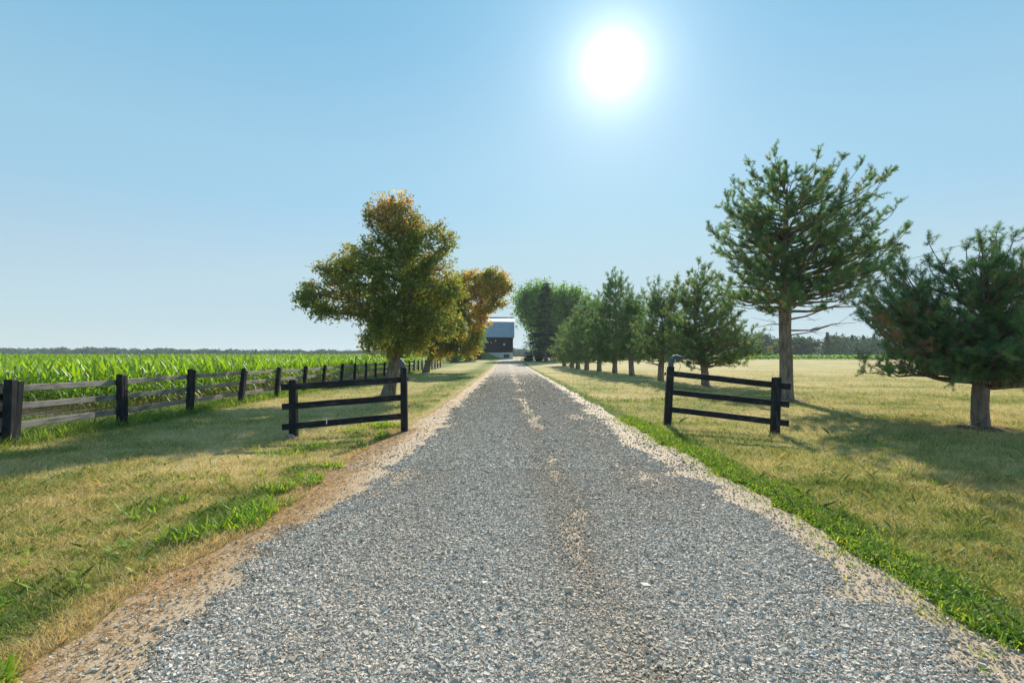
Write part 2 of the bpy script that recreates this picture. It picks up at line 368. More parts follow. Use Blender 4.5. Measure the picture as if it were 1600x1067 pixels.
# ------------------------------------------------------------------ gravel stones
def stones(n, ylo, yhi, power, size):
    uu = RNG.random(n*3); a = 1-power
    y = (ylo**a+uu*(yhi**a-ylo**a))**(1/a)
    x = RNG.uniform(-2.9, 3.4, n*3)
    ga = gravel_amt(x, y); inside = (x > eL(y)+.05) & (x < eR(y)-.02)
    sparse = (.028+.14*np.exp(-((x-eR(y)+.35)/.25)**2)*.3)
    k = (RNG.random(n*3) < np.maximum(ga**1.3, sparse)*(1-sst(24, 58, y))) & inside & (np.abs(x) < y*1.25+1.2)
    x, y, ga = x[k][:n], y[k][:n], ga[k][:n]; m = len(x)
    s = size*np.exp(RNG.normal(0, .30, m))*np.where(ga < .25, .9, 1)
    big = RNG.random(m) < .006; s = np.where(big, s*1.7, s)
    cube = np.array([[i, j, k] for i in (-1, 1) for j in (-1, 1) for k in (-1, 1)], float)
    P = cube[None]+RNG.uniform(-.6, .5, (m, 8, 3))*np.sign(cube)[None]
    P *= np.stack([np.ones(m), RNG.uniform(.55, .95, m), RNG.uniform(.35, .7, m)], 1)[:, None, :]
    # random rotation
    q = RNG.normal(size=(m, 4)); q[:, 1:3] *= .22; q /= np.linalg.norm(q, axis=1)[:, None]; w_, a_, b_, c_ = q.T
    Rm = np.stack([1-2*(b_*b_+c_*c_), 2*(a_*b_-c_*w_), 2*(a_*c_+b_*w_), 2*(a_*b_+c_*w_), 1-2*(a_*a_+c_*c_), 2*(b_*c_-a_*w_), 2*(a_*c_-b_*w_), 2*(b_*c_+a_*w_), 1-2*(a_*a_+b_*b_)], 1).reshape(m, 3, 3)
    P = np.einsum('mij,mkj->mki', Rm, P)*(s*.5)[:, None, None]
    z = gz(x*0+.3, y)+.008+.022*np.clip(1-((x-.3)/2.7)**2, 0, 1)+s*RNG.uniform(0, .35, m)
    P += np.stack([x, y, z], 1)[:, None, :]
    f = np.array([[0, 1, 3, 2], [4, 6, 7, 5], [0, 4, 5, 1], [2, 3, 7, 6], [0, 2, 6, 4], [1, 5, 7, 3]])
    F = (np.arange(m)[:, None, None]*8+f[None]).reshape(-1, 4)
    t = RNG.random(m)[:, None]; warm = RNG.random(m)[:, None]
    c = (.20+.46*t**1.2)*np.array([[1.18, 1.0, .81]])*1.18
    c = np.where(warm > .80, (.36+.30*t)*np.array([[1.15, 1.0, .82]]), c)
    c = np.where(warm < .05, (.62+.12*t)*np.array([[1, .98, .94]]), c)
    du = dust(x, y)[:, None]; c = c*(1-du)+du*np.array([[.60, .47, .34]])*RNG.uniform(.7, 1.15, (m, 1))
    return P.reshape(-1, 3), F, np.repeat(c, 8, 0)
sv, sf, sc_ = [], [], []; off = 0
for a in ((330000, 2.0, 8.0, 1.3, .0120), (90000, 7.5, 18, 1.6, .018), (26000, 16, 60, 1.6, .028)):
    v, f, c = stones(*a); sv.append(v); sf.append(f+off); sc_.append(c); off += len(v)
mesh_np('gravel', np.concatenate(sv), np.concatenate(sf), M['stone'], np.concatenate(sc_), kind='stuff', label='loose crushed grey limestone gravel on the driveway')

# ------------------------------------------------------------------ grass blades
def blades(x, y, h, wd, lean, col, z0=None, flat=0):
    n = len(x); th = RNG.uniform(0, 2*pi, n); ph = RNG.uniform(0, 2*pi, n)
    z = gz(x, y) if z0 is None else z0
    B = np.stack([x, y, z-.004], 1); dx = np.stack([np.cos(th), np.sin(th), 0*th], 1)*(wd/2)[:, None]
    tip = B+np.stack([np.cos(ph)*h*lean, np.sin(ph)*h*lean, h], 1)
    mid = B*.5+tip*.5+np.stack([-np.cos(ph)*h*lean*.2, -np.sin(ph)*h*lean*.2, h*.10], 1)
    V = np.stack([B-dx, B+dx, mid+dx*.7, tip, mid-dx*.7], 1).reshape(-1, 3)
    F = np.arange(n)[:, None]*5+np.array([[0, 1, 2, 3, 4]])
    base = np.repeat(col, 5, 0)
    return V, F, base
STOPS = np.array([0, .3, .55, .8, 1.0])
CG = np.array([[.13, .22, .035], [.25, .29, .065], [.48, .41, .16], [.66, .52, .26], [.72, .56, .34]])
def ramp_np(t): return np.stack([np.interp(t, STOPS, CG[:, k]) for k in range(3)], 1)
gv, gf, gc = [], [], []; off = 0
def grass_patch(n, ylo, yhi, power, h, wd, xl, xr):
    global off
    uu = RNG.random(n); a = 1-power
    y = (ylo**a+uu*(yhi**a-ylo**a))**(1/a)
    x = RNG.uniform(-1, 1, n)*(y*1.02+2.2)
    k = ((x < eL(y)-.0) | (x > eR(y)+.02)) & (x > -13.5); x, y = x[k], y[k]
    d, so_ = lawn_attr(x, y); k = RNG.random(len(x)) > so_*.85; x, y, d = x[k], y[k], d[k]
    n = len(x); hh = h*np.exp(RNG.normal(0, .35, n))*(1.15-.35*d)
    tuft = noise(x, y, 0, 4, 90); hh = hh*(.45+1.2*tuft)
    fe = sst(9.2, 9.7, -x)*(1-sst(10.6, 11.5, -x)); hh = hh*(1+1.3*fe)
    c = ramp_np(np.clip(d+RNG.normal(0, .22, n), 0, 1))*RNG.uniform(.65, 1.2, n)[:, None]
    V, F, C = blades(x, y, hh, np.full(n, wd)*(y/ylo)**.5, RNG.uniform(.2, 1.5, n), c)
    gv.append(V); gf.append(F+off); gc.append(C); off += len(V)
grass_patch(400000, 2.2, 7.0, 0.6, .042, .0030, 0, 0)
grass_patch(290000, 6.5, 20.0, 1.3, .050, .0050, 0, 0)
grass_patch(130000, 19.0, 60.0, 1.4, .06, .012, 0, 0)
# dead straw lying on the left shoulder
n = 30000; y = RNG.uniform(2, 12, n); x = eL(y)+RNG.normal(.05, .26, n); k = gravel_amt(x, y) < .5; x, y = x[k], y[k]; n = len(x)
V, F, C = blades(x, y, RNG.uniform(.004, .02, n), np.full(n, .003), RNG.uniform(2.5, 6, n), np.array([[.52, .34, .16]])*RNG.uniform(.6, 1.15, n)[:, None], gz(x*0+.3, y)+.010+.022*np.clip(1-((x-.3)/2.7)**2, 0, 1))
gv.append(V); gf.append(F+off); gc.append(C); off += len(V)
mesh_np('grass', np.concatenate(gv), np.concatenate(gf), M['grass_blade'], np.concatenate(gc), kind='stuff', label='short dry mown grass blades on both lawns')

# weeds: broad leaves in rosettes along the edges
def leaf_strips(P, az, L, Wd, up, droop, col, seg=3):
    """P (n,3) bases; arching leaf strips"""
    n = len(P); d = np.stack([np.cos(az), np.sin(az)], 1); V = []
    for s in range(seg+1):
        t = s/seg; r = L*t*(1-.15*t); z = L*(up*t-droop*t*t)
        wv = Wd*np.array([.35, 1, .85, .02])[min(s, 3)] if seg == 3 else Wd*math.sin(pi*min(.97, t*.9+.1))
        c = P+np.stack([d[:, 0]*r, d[:, 1]*r, z], 1); sd = np.stack([-d[:, 1], d[:, 0], 0*az], 1)
        V += [c-sd*(wv/2)[:, None], c+sd*(wv/2)[:, None]]
    V = np.stack(V, 1); m = 2*(seg+1)
    f = np.array([[2*s, 2*s+1, 2*s+3, 2*s+2] for s in range(seg)])
    F = (np.arange(n)[:, None, None]*m+f[None]).reshape(-1, 4)
    return V.reshape(-1, 3), F, np.repeat(col, m, 0)
def weed_mass(name, x, y, per, L, Wd, up, cols, label):
    n = len(x); xx = np.repeat(x, per)+RNG.normal(0, .016, n*per); yy = np.repeat(y, per)+RNG.normal(0, .012, n*per)
    zz = gz(xx, yy)+RNG.uniform(0, L*.8, n*per)*(L < .07)
    sc = RNG.uniform(.6, 1.3, n*per)
    c = cols[RNG.integers(0, len(cols), n*per)]*RNG.uniform(.75, 1.2, n*per)[:, None]
    return leaf_strips(np.stack([xx, yy, zz], 1), RNG.uniform(0, 2*pi, n*per), L*sc, Wd*sc, RNG.uniform(.3, up, n*per), RNG.uniform(.2, .8, n*per), c)
wv_, wf_, wc_ = [], [], []; off = 0
def addw(t):
    global off
    V, F, C = t; wv_.append(V); wf_.append(F+off); wc_.append(C); off += len(V)
GC = np.array([[.16, .29, .035], [.23, .36, .04], [.12, .23, .035], [.34, .40, .06]])
n = 7500; y = RNG.uniform(2.6, 15, n)**1.0; dr = np.abs(RNG.normal(.08, .13, n))*(1+.5*(y > 6)); x = eR(y)+dr-.03
k = noise(x, y, 0, 1.9, 5) > .25*sst(3, 14, y)+.22; x, y = x[k], y[k]
addw(weed_mass('w', x, y, 7, .040, .016, 1.3, np.vstack([GC, [[.40, .36, .04]], [[.08, .20, .02]]]), ''))
n = 6000; y = RNG.uniform(2.5, 14, n); x = eR(y)+RNG.normal(.16, .20, n)
addw(weed_mass('w', x, y, 4, .042, .006, 1.7, np.vstack([GC, [[.42, .40, .10]]]), ''))
# coarse plantain / crabgrass clumps on the left
n = 3600; y = RNG.uniform(2.3, 13, n); x = eL(y)-np.abs(RNG.normal(.5, .6, n)); k = noise(x, y, 0, 2.3, 66) > .70; x, y = x[k], y[k]
addw(weed_mass('w', x, y, 8, .11, .013, 1.6, GC, ''))
n = 300; y = RNG.uniform(2.3, 9, n); x = eL(y)-RNG.uniform(.1, 3.2, n); k = noise(x, y, 0, 1.0, 68) > .66; x, y = x[k], y[k]
addw(weed_mass('w', x, y, 9, .10, .028, 1.0, GC, ''))
n = 260; y = RNG.uniform(4, 14, n); x = eR(y)+RNG.uniform(.6, 6, n); k = noise(x, y, 0, .8, 69) > .6; x, y = x[k], y[k]
addw(weed_mass('w', x, y, 8, .10, .012, 1.6, GC, ''))
# taller grass at the fence line
n = 3500; y = RNG.uniform(9, 60, n); x = -9.75+RNG.normal(0, .18, n)
addw(weed_mass('w', x, y, 5, .17, .010, 1.9, np.vstack([GC, [[.3, .28, .09]]]), ''))
mesh_np('roadside_weeds', np.concatenate(wv_), np.concatenate(wf_), M['weed'], np.concatenate(wc_), kind='stuff', label='bright green weeds and coarse grass along the driveway edges')

# ------------------------------------------------------------------ trees
def sample_blobs(blobs, n, rng, shell=.5, gap=.42, gs=.9):
    """points in a union of ellipsoids (x,y,z,rx,ry,rz), biased outward, broken by noise"""
    vol = np.array([b[3]*b[4]*b[5] for b in blobs])**.85; pr = vol/vol.sum(); out = []
    while len(out) < n:
        b = blobs[rng.choice(len(blobs), p=pr)]
        v = rng.normal(size=3); v /= np.linalg.norm(v); r = rng.random()**(1/(3+3*shell))
        p = np.array(b[:3])+v*r*np.array(b[3:])
        if noise(p[0:1], p[1:2], p[2], gs, 12)[0] < gap*rng.uniform(.6, 1.2): continue
        out.append(p)
    return np.array(out)
def sample_poly(poly, n, rng, depth=1.0, dmax=3.0, gap=.42, gs=.9, sd=0):
    """targets filling a crown of given outline (x,z metres); the crown is as deep as it is wide there"""
    poly = np.array(poly, float); lo, hi = poly.min(0), poly.max(0); out = []
    A, B = poly, np.roll(poly, -1, 0)
    while len(out) < n:
        p = rng.uniform(lo, hi, (4000, 2)); ins = np.zeros(len(p), bool); dist = np.full(len(p), 1e9)
        for a, b in zip(A, B):
            c = ((a[1] > p[:, 1]) != (b[1] > p[:, 1])) & (p[:, 0] < (b[0]-a[0])*(p[:, 1]-a[1])/(b[1]-a[1]+1e-12)+a[0]); ins ^= c
            ab = b-a; t = np.clip(((p-a) @ ab)/(ab @ ab+1e-12), 0, 1); dist = np.minimum(dist, np.linalg.norm(p-a-t[:, None]*ab, axis=1))
        p, dist = p[ins], dist[ins]; hd = np.minimum(dmax, depth*np.sqrt(dist*2.2)); y = hd*np.sign(rng.uniform(-1, 1, len(p)))*rng.random(len(p))**.6
        nz = fbm(p[:, 0], y, p[:, 1], gs, 12+sd, 2); k = nz > gap*rng.uniform(.75, 1.1, len(p)); out += list(np.stack([p[k, 0], y[k], p[k, 1]], 1))
    return np.array(out[:n])
def poly_m(px, d, bx, ground=0.0):
    k = d/800.0; q_ = np.array([((x-bx)*k, 1.7-ground+(556-y)*k) for x, y in px]); c = q_.mean(0); return c+(q_-c)*.93
def grow(path, targets, step=.5, allow_from=0.35, bend=.12, up_pen=.9, len_pen=.22, rng=None):
    nodes = [np.array(p, float) for p in path]; par = [-1]+list(range(len(path)-1)); plen = [0.0]
    for i in range(1, len(nodes)): plen.append(plen[-1]+np.linalg.norm(nodes[i]-nodes[i-1]))
    ok = [plen[i] >= allow_from*plen[len(path)-1] for i in range(len(path))]
    top = nodes[-1]; order = np.argsort(np.linalg.norm(targets-top, axis=1)+rng.normal(0, .3, len(targets)))
    tips = []
    P = np.zeros((len(nodes)+len(targets)*12, 3)); PL = np.zeros(len(P)); OK = np.zeros(len(P), bool); n = len(nodes)
    P[:n] = nodes; PL[:n] = plen; OK[:n] = ok; PAR = par
    for ti in order:
        t = targets[ti]; d = np.linalg.norm(P[:n]-t, axis=1)
        cost = d+len_pen*PL[:n]+up_pen*np.maximum(0, P[:n, 2]-t[2])*.6; cost[~OK[:n]] = 1e9
        j = int(np.argmin(cost)); a = P[j].copy(); L = d[j]; k = min(10, max(1, int(math.ceil(L/step)))); prev = j
        mid = (a+t)/2+np.array([rng.normal(0, .07), rng.normal(0, .07), -bend+rng.normal(0, .05)])*L
        for s in range(1, k+1):
            u_ = s/k; p = (1-u_)**2*a+2*u_*(1-u_)*mid+u_*u_*t
            if n >= len(P)-1: break
            P[n] = p; PL[n] = PL[prev]+L/k; OK[n] = True; PAR.append(prev); prev = n; n += 1
        tips.append(prev)
    return P[:n], np.array(PAR), tips
def skeleton_mesh(P, PAR, tips, rbase, rtip, npath, rad_path, thick_n=9, p=2.3, rough=.08):
    n = len(P); wgt = np.zeros(n)
    for t in tips: wgt[t] += 1
    ch = [[] for _ in range(n)]
    for i in range(n-1, 0, -1):
        wgt[PAR[i]] += wgt[i]
    for i in range(1, n): ch[PAR[i]].append(i)
    R = rtip+(rbase*.8-rtip)*(np.maximum(wgt, .5)/max(wgt[0], 1))**(1/p)
    R[:npath] = np.maximum(np.array(rad_path), .6*R[:npath])
    V, F, off = [], [], 0; stack = [(0, None)]
    while stack:
        s, start = stack.pop(); chain = ([start] if start is not None else [])+[s]; cur = s
        while ch[cur]:
            if cur < npath-1 and (cur+1) in ch[cur]: nx = cur+1
            else: nx = max(ch[cur], key=lambda c: wgt[c])
            for c in ch[cur]:
                if c != nx: stack.append((c, cur))
            chain.append(nx); cur = nx
        if len(chain) < 2: continue
        pts = P[chain]; rr = R[chain].copy()
        if start is not None: rr[0] = rr[1]*1.15
        ns = thick_n if rr.max() > .12 else (6 if rr.max() > .035 else 3)
        v, f = tube_arrays(pts, rr, ns, rough if rr.max() > .1 else 0, s)
        V.append(v); F.append(f+off); off += len(v)
    return np.concatenate(V), np.concatenate(F)
def trunk_path(pts, rads, n=14, flare=1.35):
    pts = np.array(pts, float); t = np.concatenate([[0], np.cumsum(np.linalg.norm(np.diff(pts, axis=0), axis=1))])
    tt = np.linspace(0, t[-1], n); P = np.stack([np.interp(tt, t, pts[:, k]) for k in range(3)], 1)
    for _ in range(2): P[1:-1] = (P[:-2]+2*P[1:-1]+P[2:])/4
    R = np.interp(tt, t, rads); R[0] *= flare; R[1] *= 1+(flare-1)*.25; P[0, 2] -= .12
    return P, R
def leaves(centers, per, spread, size, colfn, rng, flat=.6):
    n = len(centers)*per; C = np.repeat(centers, per, 0)+rng.normal(0, 1, (n, 3))*np.array([spread, spread, spread*.7])
    s = size*np.exp(rng.normal(0, .25, n)); nrm = rng.normal(size=(n, 3)); nrm[:, 2] += flat; nrm /= np.linalg.norm(nrm, axis=1)[:, None]
    a = np.cross(nrm, rng.normal(size=(n, 3))); a /= np.linalg.norm(a, axis=1)[:, None]+1e-9; b = np.cross(nrm, a)
    a *= s[:, None]; b *= s[:, None]*.62
    fold = nrm*s[:, None]*.18
    V = np.stack([C-a, C+b*.9-a*.1+fold, C+a, C-b*.9-a*.1+fold], 1)
    F = np.arange(n)[:, None]*4+np.array([[0, 1, 2, 3]])
    col = colfn(C, rng); return V.reshape(-1, 3), F, np.repeat(col, 4, 0)
def mixcols(base, noise_v, stops, cols):
    cols = np.array(cols); return np.stack([np.interp(noise_v, stops, cols[:, k]) for k in range(3)], 1)
def broadleaf(name, loc, path, rads, blobs, ntar, per, spread, size, colfn, seed, leafmat_, label, cat='tree', group=None, step=.5, gap=.42, rtip=.008, shell=.5, gs=.9, bark_='bark_maple', parts=('trunk', 'crown'), outer=0):
    rng = np.random.default_rng(seed); root = empty(name, loc, 0, label=label, cat=cat, group=group)
    P0, R0 = trunk_path(path, rads); T = sample_poly(blobs, ntar, rng, 1.0, outer, gap, gs) if outer else sample_blobs(blobs, ntar, rng, shell, gap, gs)
    P, PAR, tips = grow(P0, T, step, .55, -.08, rng=rng)
    V, F = skeleton_mesh(P, PAR, tips, rads[0], rtip, len(P0), R0)
    mesh_np(parts[0], V, F, M[bark_], None, None, True, parent=root)
    V, F, C = leaves(T, per, spread, size, colfn, rng)
    # leaf sprays along outer twigs, for an uneven outline
    ctr = np.mean(T, 0); dirs = T-ctr; dd = dirs/(np.linalg.norm(dirs, axis=1)[:, None]+1e-9)
    sp = np.concatenate([T+dd*spread*k for k in (1.4, 2.2)]); sp = np.concatenate([sp, (T+dd*spread*3.1+rng.normal(0, spread*.3, T.shape))[rng.random(len(T)) < .4]])
    V2, F2, C2 = leaves(sp, max(2, per//5), spread*.35, size, colfn, rng)
    mesh_np(parts[1], np.concatenate([V, V2]), np.concatenate([F, F2+len(V)]), leafmat_, np.concatenate([C, C2]), parent=root)
    return root

def needles(base, dirs, L, nn, nl, nw, col, rng):
    n = len(base); N = n*nn; b = np.repeat(base, nn, 0); d = np.repeat(dirs, nn, 0); Ls = np.repeat(L, nn)
    t = rng.random(N); r = rng.normal(size=(N, 3)); r -= d*np.sum(r*d, 1)[:, None]; r /= np.linalg.norm(r, axis=1)[:, None]+1e-9
    o = b+d*(t*Ls)[:, None]; nd = d*rng.uniform(.35, .8, N)[:, None]+r*.8; nd /= np.linalg.norm(nd, axis=1)[:, None]
    nlv = nl*rng.uniform(.7, 1.2, N)*(1-.25*t); tip = o+nd*nlv[:, None]
    s = np.cross(nd, rng.normal(size=(N, 3))); s /= np.linalg.norm(s, axis=1)[:, None]+1e-9; s *= nw/2
    V = np.stack([o-s, o+s, tip], 1).reshape(-1, 3); F = np.arange(N)[:, None]*3+np.array([[0, 1, 2]])
    return V, F, np.repeat(np.repeat(col, nn, 0), 3, 0)
PG = np.array([[.12, .22, .11], [.155, .255, .11], [.20, .29, .105], [.095, .18, .10], [.24, .28, .105]])
# pixel lobes -> metres at the tree's own distance (each lobe with its own depth)
def lobes(lst, d, bx, k=1.0, ground=0.0):
    s = d/800.0; r = []
    for L in lst:
        px, py, rx, ry = L[:4]; dy = L[4] if len(L) > 4 else 0; ryy = L[5] if len(L) > 5 else min(rx, ry*1.6)
        r.append(((px-bx)*s, dy, 1.7-ground+(556-py)*s, rx*s*k, ryy*s*k, ry*s*k))
    return r

# ---- the big maple on the left lawn
MC1 = [[.12, .18, .045], [.19, .24, .06], [.28, .28, .07], [.32, .21, .09], [.42, .25, .08], [.66, .48, .08]]
MC2 = [[.11, .15, .035], [.19, .22, .05], [.33, .31, .06], [.50, .38, .07], [.60, .40, .08], [.36, .22, .09]]
def maple_cols(shift=0.0, xg=0.0, zg=0.0, zc=5, MC=MC1):
    def f(C, rng):
        n = fbm(C[:, 0], C[:, 1], C[:, 2], .55, 21, 2)+(fbm(C[:, 0], C[:, 1], C[:, 2], 2.2, 25, 2)-.5)*.30+rng.normal(0, .045, len(C))
        v = n+shift+xg*C[:, 0]+zg*(C[:, 2]-zc)
        return mixcols(None, v, [0, .42, .54, .64, .74, .88], MC)*rng.uniform(.7, 1.2, len(C))[:, None]
    return f
d = 22.3; b = poly_m([(572, 325), (580, 306), (600, 312), (625, 308), (650, 322), (655, 340), (688, 350), (712, 366), (708, 385), (695, 395), (715, 415), (722, 450), (735, 470), (725, 500), (705, 530), (690, 550),
    (655, 552), (625, 560), (600, 556), (578, 552), (566, 530), (575, 508), (560, 500), (535, 498), (510, 508), (498, 490), (474, 490), (468, 466), (472, 452), (492, 430), (500, 410), (518, 400), (512, 372), (530, 374), (556, 380), (590, 370), (574, 350)], d, 605)
broadleaf('maple_tree', (-5.2, d, gz1(-5.2, d)), [(0, 0, 0), (.18, 0, .8), (.45, 0, 1.7), (.7, .1, 2.8), (1.0, .1, 4.4), (1.1, 0, 6.0)], [.27, .25, .22, .17, .11, .05],
    b, 1500, 26, .17, .056, maple_cols(-.05, .022, .045, 5.4), 3, M['maple'], 'large leaning maple with rusty orange patches behind the left gate panel', group='maples on the left lawn', gap=.50, gs=1.7, outer=2.6)
# slim trunk behind it, by the fence
d = 40; b = lobes([(630, 500, 34, 36, 0), (650, 470, 34, 36, 1), (605, 520, 26, 22, 0)], d, 606)
broadleaf('maple_tree', (-9.2, d, gz1(-9.2, d)), [(0, 0, 0), (.1, 0, 1.0), (.45, 0, 2.6), (.8, 0, 4.2)], [.26, .22, .17, .09], b, 420, 20, .26, .09, maple_cols(-.08), 4, M['maple'],
    'slim dark-trunked tree beside the rail fence just behind the large maple', group='maples on the left lawn', gap=.42)
d = 54; b = poly_m([(690, 430), (722, 428), (745, 422), (776, 420), (798, 435), (795, 455), (780, 464), (792, 476), (772, 482), (757, 490), (758, 505), (747, 520), (749, 543), (733, 554), (712, 548), (690, 558), (655, 556), (640, 530), (636, 470), (660, 440)], d, 665)
broadleaf('maple_tree', (-8.57, d, gz1(-8.57, d)), [(0, 0, 0), (.3, 0, 1.2), (1.0, 0, 3.0), (2.2, 0, 5.0), (3.2, 0, 7.0)], [.33, .28, .22, .15, .08], b, 1200, 22, .30, .12, maple_cols(.0, .004, .012, 5, MC2), 5, M['maple'],
    'olive and yellow maple farther along the left lawn, reaching towards the barn', group='maples on the left lawn', gap=.42, gs=.9, outer=4.0)

# ---- pines, near to far: limbs ending on the crown's outline, twigs along them, needle brushes on the twigs
def limb_pine(loc, path, rads, prof, nl, seed, label, zmin=1.0, tw=.34, sl=.28, nn=60, nlen=.12, nw=.010, tan=.06, brown=None, bare=(), inner=.35, slope=(.15, 1.0), shoots=4, flat=1.0, depth=1.0):
    rng = np.random.default_rng(seed); root = empty('pine_tree', loc, 0, label=label, cat='tree', group='pines in the row right of the driveway')
    P0, R0 = trunk_path(path, rads, 16, 1.12); v, f = tube_arrays(P0, R0, 14, .12, seed); vs, fs, o_ = [v], [f], len(v)
    prof = np.array(prof, float); zs, Ls, Rs = prof.T; zt, zb = zs.max(), zs.min(); o = np.argsort(zs); zs, Ls, Rs = zs[o], Ls[o], Rs[o]
    B, Dv, Sc = [], [], []
    w = np.interp(np.linspace(zb, zt, 60), zs, Ls+Rs); cw = np.cumsum(w+.3); cw /= cw[-1]
    for k in range(nl):
        ze = np.interp((k+rng.random())/nl, cw, np.linspace(zb, zt, 60)); az = k*2.39996+rng.normal(0, .35)
        L_, R_ = np.interp(ze, zs, Ls), np.interp(ze, zs, Rs); c = cos(az); r = (R_ if c > 0 else L_)*abs(c)+(L_+R_)/2*depth*(1-abs(c))
        lump = .74+.52*float(noise(np.array([cos(az)*1.1+seed]), np.array([sin(az)*1.1]), ze/max(1.2, zt*.22), 1.0, seed)[0]); r *= .96*lump*rng.uniform(.85, 1.08)*(1 if rng.random() > inner else rng.uniform(.35, .75)); u = (ze-zb)/(zt-zb)
        sl_ = slope[0]+(slope[1]-slope[0])*u+rng.normal(0, .12); z0 = ze-r*sl_; z0 = min(max(z0, zmin+rng.uniform(0, .25)), P0[-1, 2]-.05)
        bx = np.array([np.interp(z0, P0[:, 2], P0[:, q_]) for q_ in range(3)]); end = np.array([cos(az)*r, sin(az)*r, ze])+[bx[0]*.3, bx[1]*.3, 0]
        m1 = bx+(end-bx)*np.array([.55, .55, .28])+rng.normal(0, .05, 3)*r; n = 9; t = np.linspace(0, 1, n)[:, None]
        pts = (1-t)**2*bx+2*t*(1-t)*m1+t*t*end; Lm = np.linalg.norm(end-bx)
        pts[1:-1] += rng.normal(0, .018*Lm, (n-2, 3)); r0 = min(.018+.016*Lm, R0[0]*.5)
        v, f = tube_arrays(pts, np.linspace(r0, .008, n), 6); vs.append(v); fs.append(f+o_); o_ += len(v)
        nt_ = max(3, int(Lm*.75/tw*1.6)); side = 1
        for q_ in range(nt_):
            tt = .32+.68*(q_+rng.random()*.7)/nt_ if q_ < nt_-1 else 1.0
            p = np.array([np.interp(tt, t[:, 0], pts[:, a_]) for a_ in range(3)]); dd = pts[min(n-1, int(tt*(n-1))+1)]-pts[max(0, int(tt*(n-1))-1)]; dd /= np.linalg.norm(dd)+1e-9
            sd = np.cross(dd, [0, 0, 1.]); sd /= np.linalg.norm(sd)+1e-9; side = -side; tl = tw*rng.uniform(.6, 1.3)*(1.35-.5*tt)*(.6+.25*min(3, Lm))
            td = dd*.7+sd*side*rng.uniform(.3, 1.0)*(tt < 1)+np.array([0, 0, rng.uniform(.0, .6)]); td /= np.linalg.norm(td); e = p+td*tl
            v, f = tube_arrays(np.array([p, (p+e)/2-[0, 0, .02], e]), np.array([.012, .009, .006])*(1+nw*20), 3); vs.append(v); fs.append(f+o_); o_ += len(v)
            for s_ in range(shoots):
                a_ = 1.0 if s_ < 2 else rng.uniform(.25, 1); B.append(p+(e-p)*a_); x_ = td*.7+rng.normal(0, .5, 3)+[0, 0, flat*rng.uniform(0, .8)]; Dv.append(x_/np.linalg.norm(x_)); Sc.append(1.0)
    for pts, r0 in bare:
        v, f = tube_arrays(np.array(pts, float), np.linspace(r0, .006, len(pts)), 5); vs.append(v); fs.append(f+o_); o_ += len(v)
        for q_ in range(5):
            a = np.array(pts[1+q_ % (len(pts)-2)], float)+rng.normal(0, .08, 3); e = a+np.array([.35*np.sign(pts[-1][0]), 0, 0])+rng.normal(0, .16, 3); v, f = tube_arrays(np.array([a, (a+e)/2, e]), np.array([.010, .008, .004]), 3); vs.append(v); fs.append(f+o_); o_ += len(v)
    mesh_np('trunk', np.concatenate(vs), np.concatenate(fs), M['bark_pine'], None, None, True, parent=root)
    B, Dv, Sc = np.array(B), np.array(Dv), np.array(Sc); col = PG[rng.integers(0, len(PG), len(B))]*rng.uniform(.8, 1.25, len(B))[:, None]
    tn = rng.random(len(B)) < tan; col[tn] = np.array([.30, .25, .12])
    for bx in (brown or ()):
        m = (np.linalg.norm((B-np.array(bx[:3]))/bx[3], axis=1) < 1) & (rng.random(len(B)) < .85); col[m] = np.array([.34, .20, .12])*rng.uniform(.7, 1.2, m.sum())[:, None]
    V, F, C = needles(B, Dv, sl*Sc*rng.uniform(.65, 1.25, len(B)), nn, nlen, nw, col, rng)
    mesh_np('crown', V, F, M['needle'], C, parent=root)
def zz(y, d, g=0): return 1.7-g+(556-y)*d/800
d = 12.1; Z_ = lambda y: zz(y, 12.1)
limb_pine((11.2, d, gz1(11.2, d)), [(0, 0, 0), (-.03, 0, .5), (-.02, 0, 1.0), (.12, 0, 1.6), (.1, 0, 2.6), (0, 0, 3.5)], [.172, .17, .168, .13, .08, .03],
    [(Z_(388), .9, 1.2), (Z_(408), 2.0, 1.9), (Z_(440), 2.5, 2.6), (Z_(490), 2.85, 2.9), (Z_(550), 2.9, 2.9), (Z_(590), 2.2, 2.2)], 165, 31, 'low spreading pine with a brown dead patch, nearest on the right lawn',
    .95, .34, .23, 74, .100, .0075, .05, [(-2.5, -1.0, 2.25, .60), (-2.1, -1.1, 2.0, .5)], slope=(.05, 1.0), shoots=6, flat=.9, inner=.4, depth=.72)
d = 19.7; Z_ = lambda y: zz(y, 19.7)
br = [([(0, 0, 3.9), (.7, -.1, 4.1), (1.5, -.1, 4.6), (2.3, 0, 4.9)], .05), ([(0, 0, 3.1), (.8, .1, 3.25), (1.7, .1, 3.6), (2.6, .1, 3.8)], .045), ([(0, 0, 2.7), (.9, -.1, 2.7), (1.8, 0, 2.95), (2.7, 0, 3.0)], .04),
      ([(0, 0, 2.3), (.9, .2, 2.15), (1.9, .2, 2.25), (2.6, .2, 2.2)], .03), ([(0, 0, 3.5), (-.7, 0, 3.6), (-1.4, .1, 3.55), (-2, .1, 3.7)], .035), ([(0, 0, 2.9), (-.6, -.2, 2.95), (-1.3, -.2, 2.8)], .03), ([(0, 0, 2.5), (.5, -.7, 2.6), (1.1, -1.3, 2.9)], .03)]
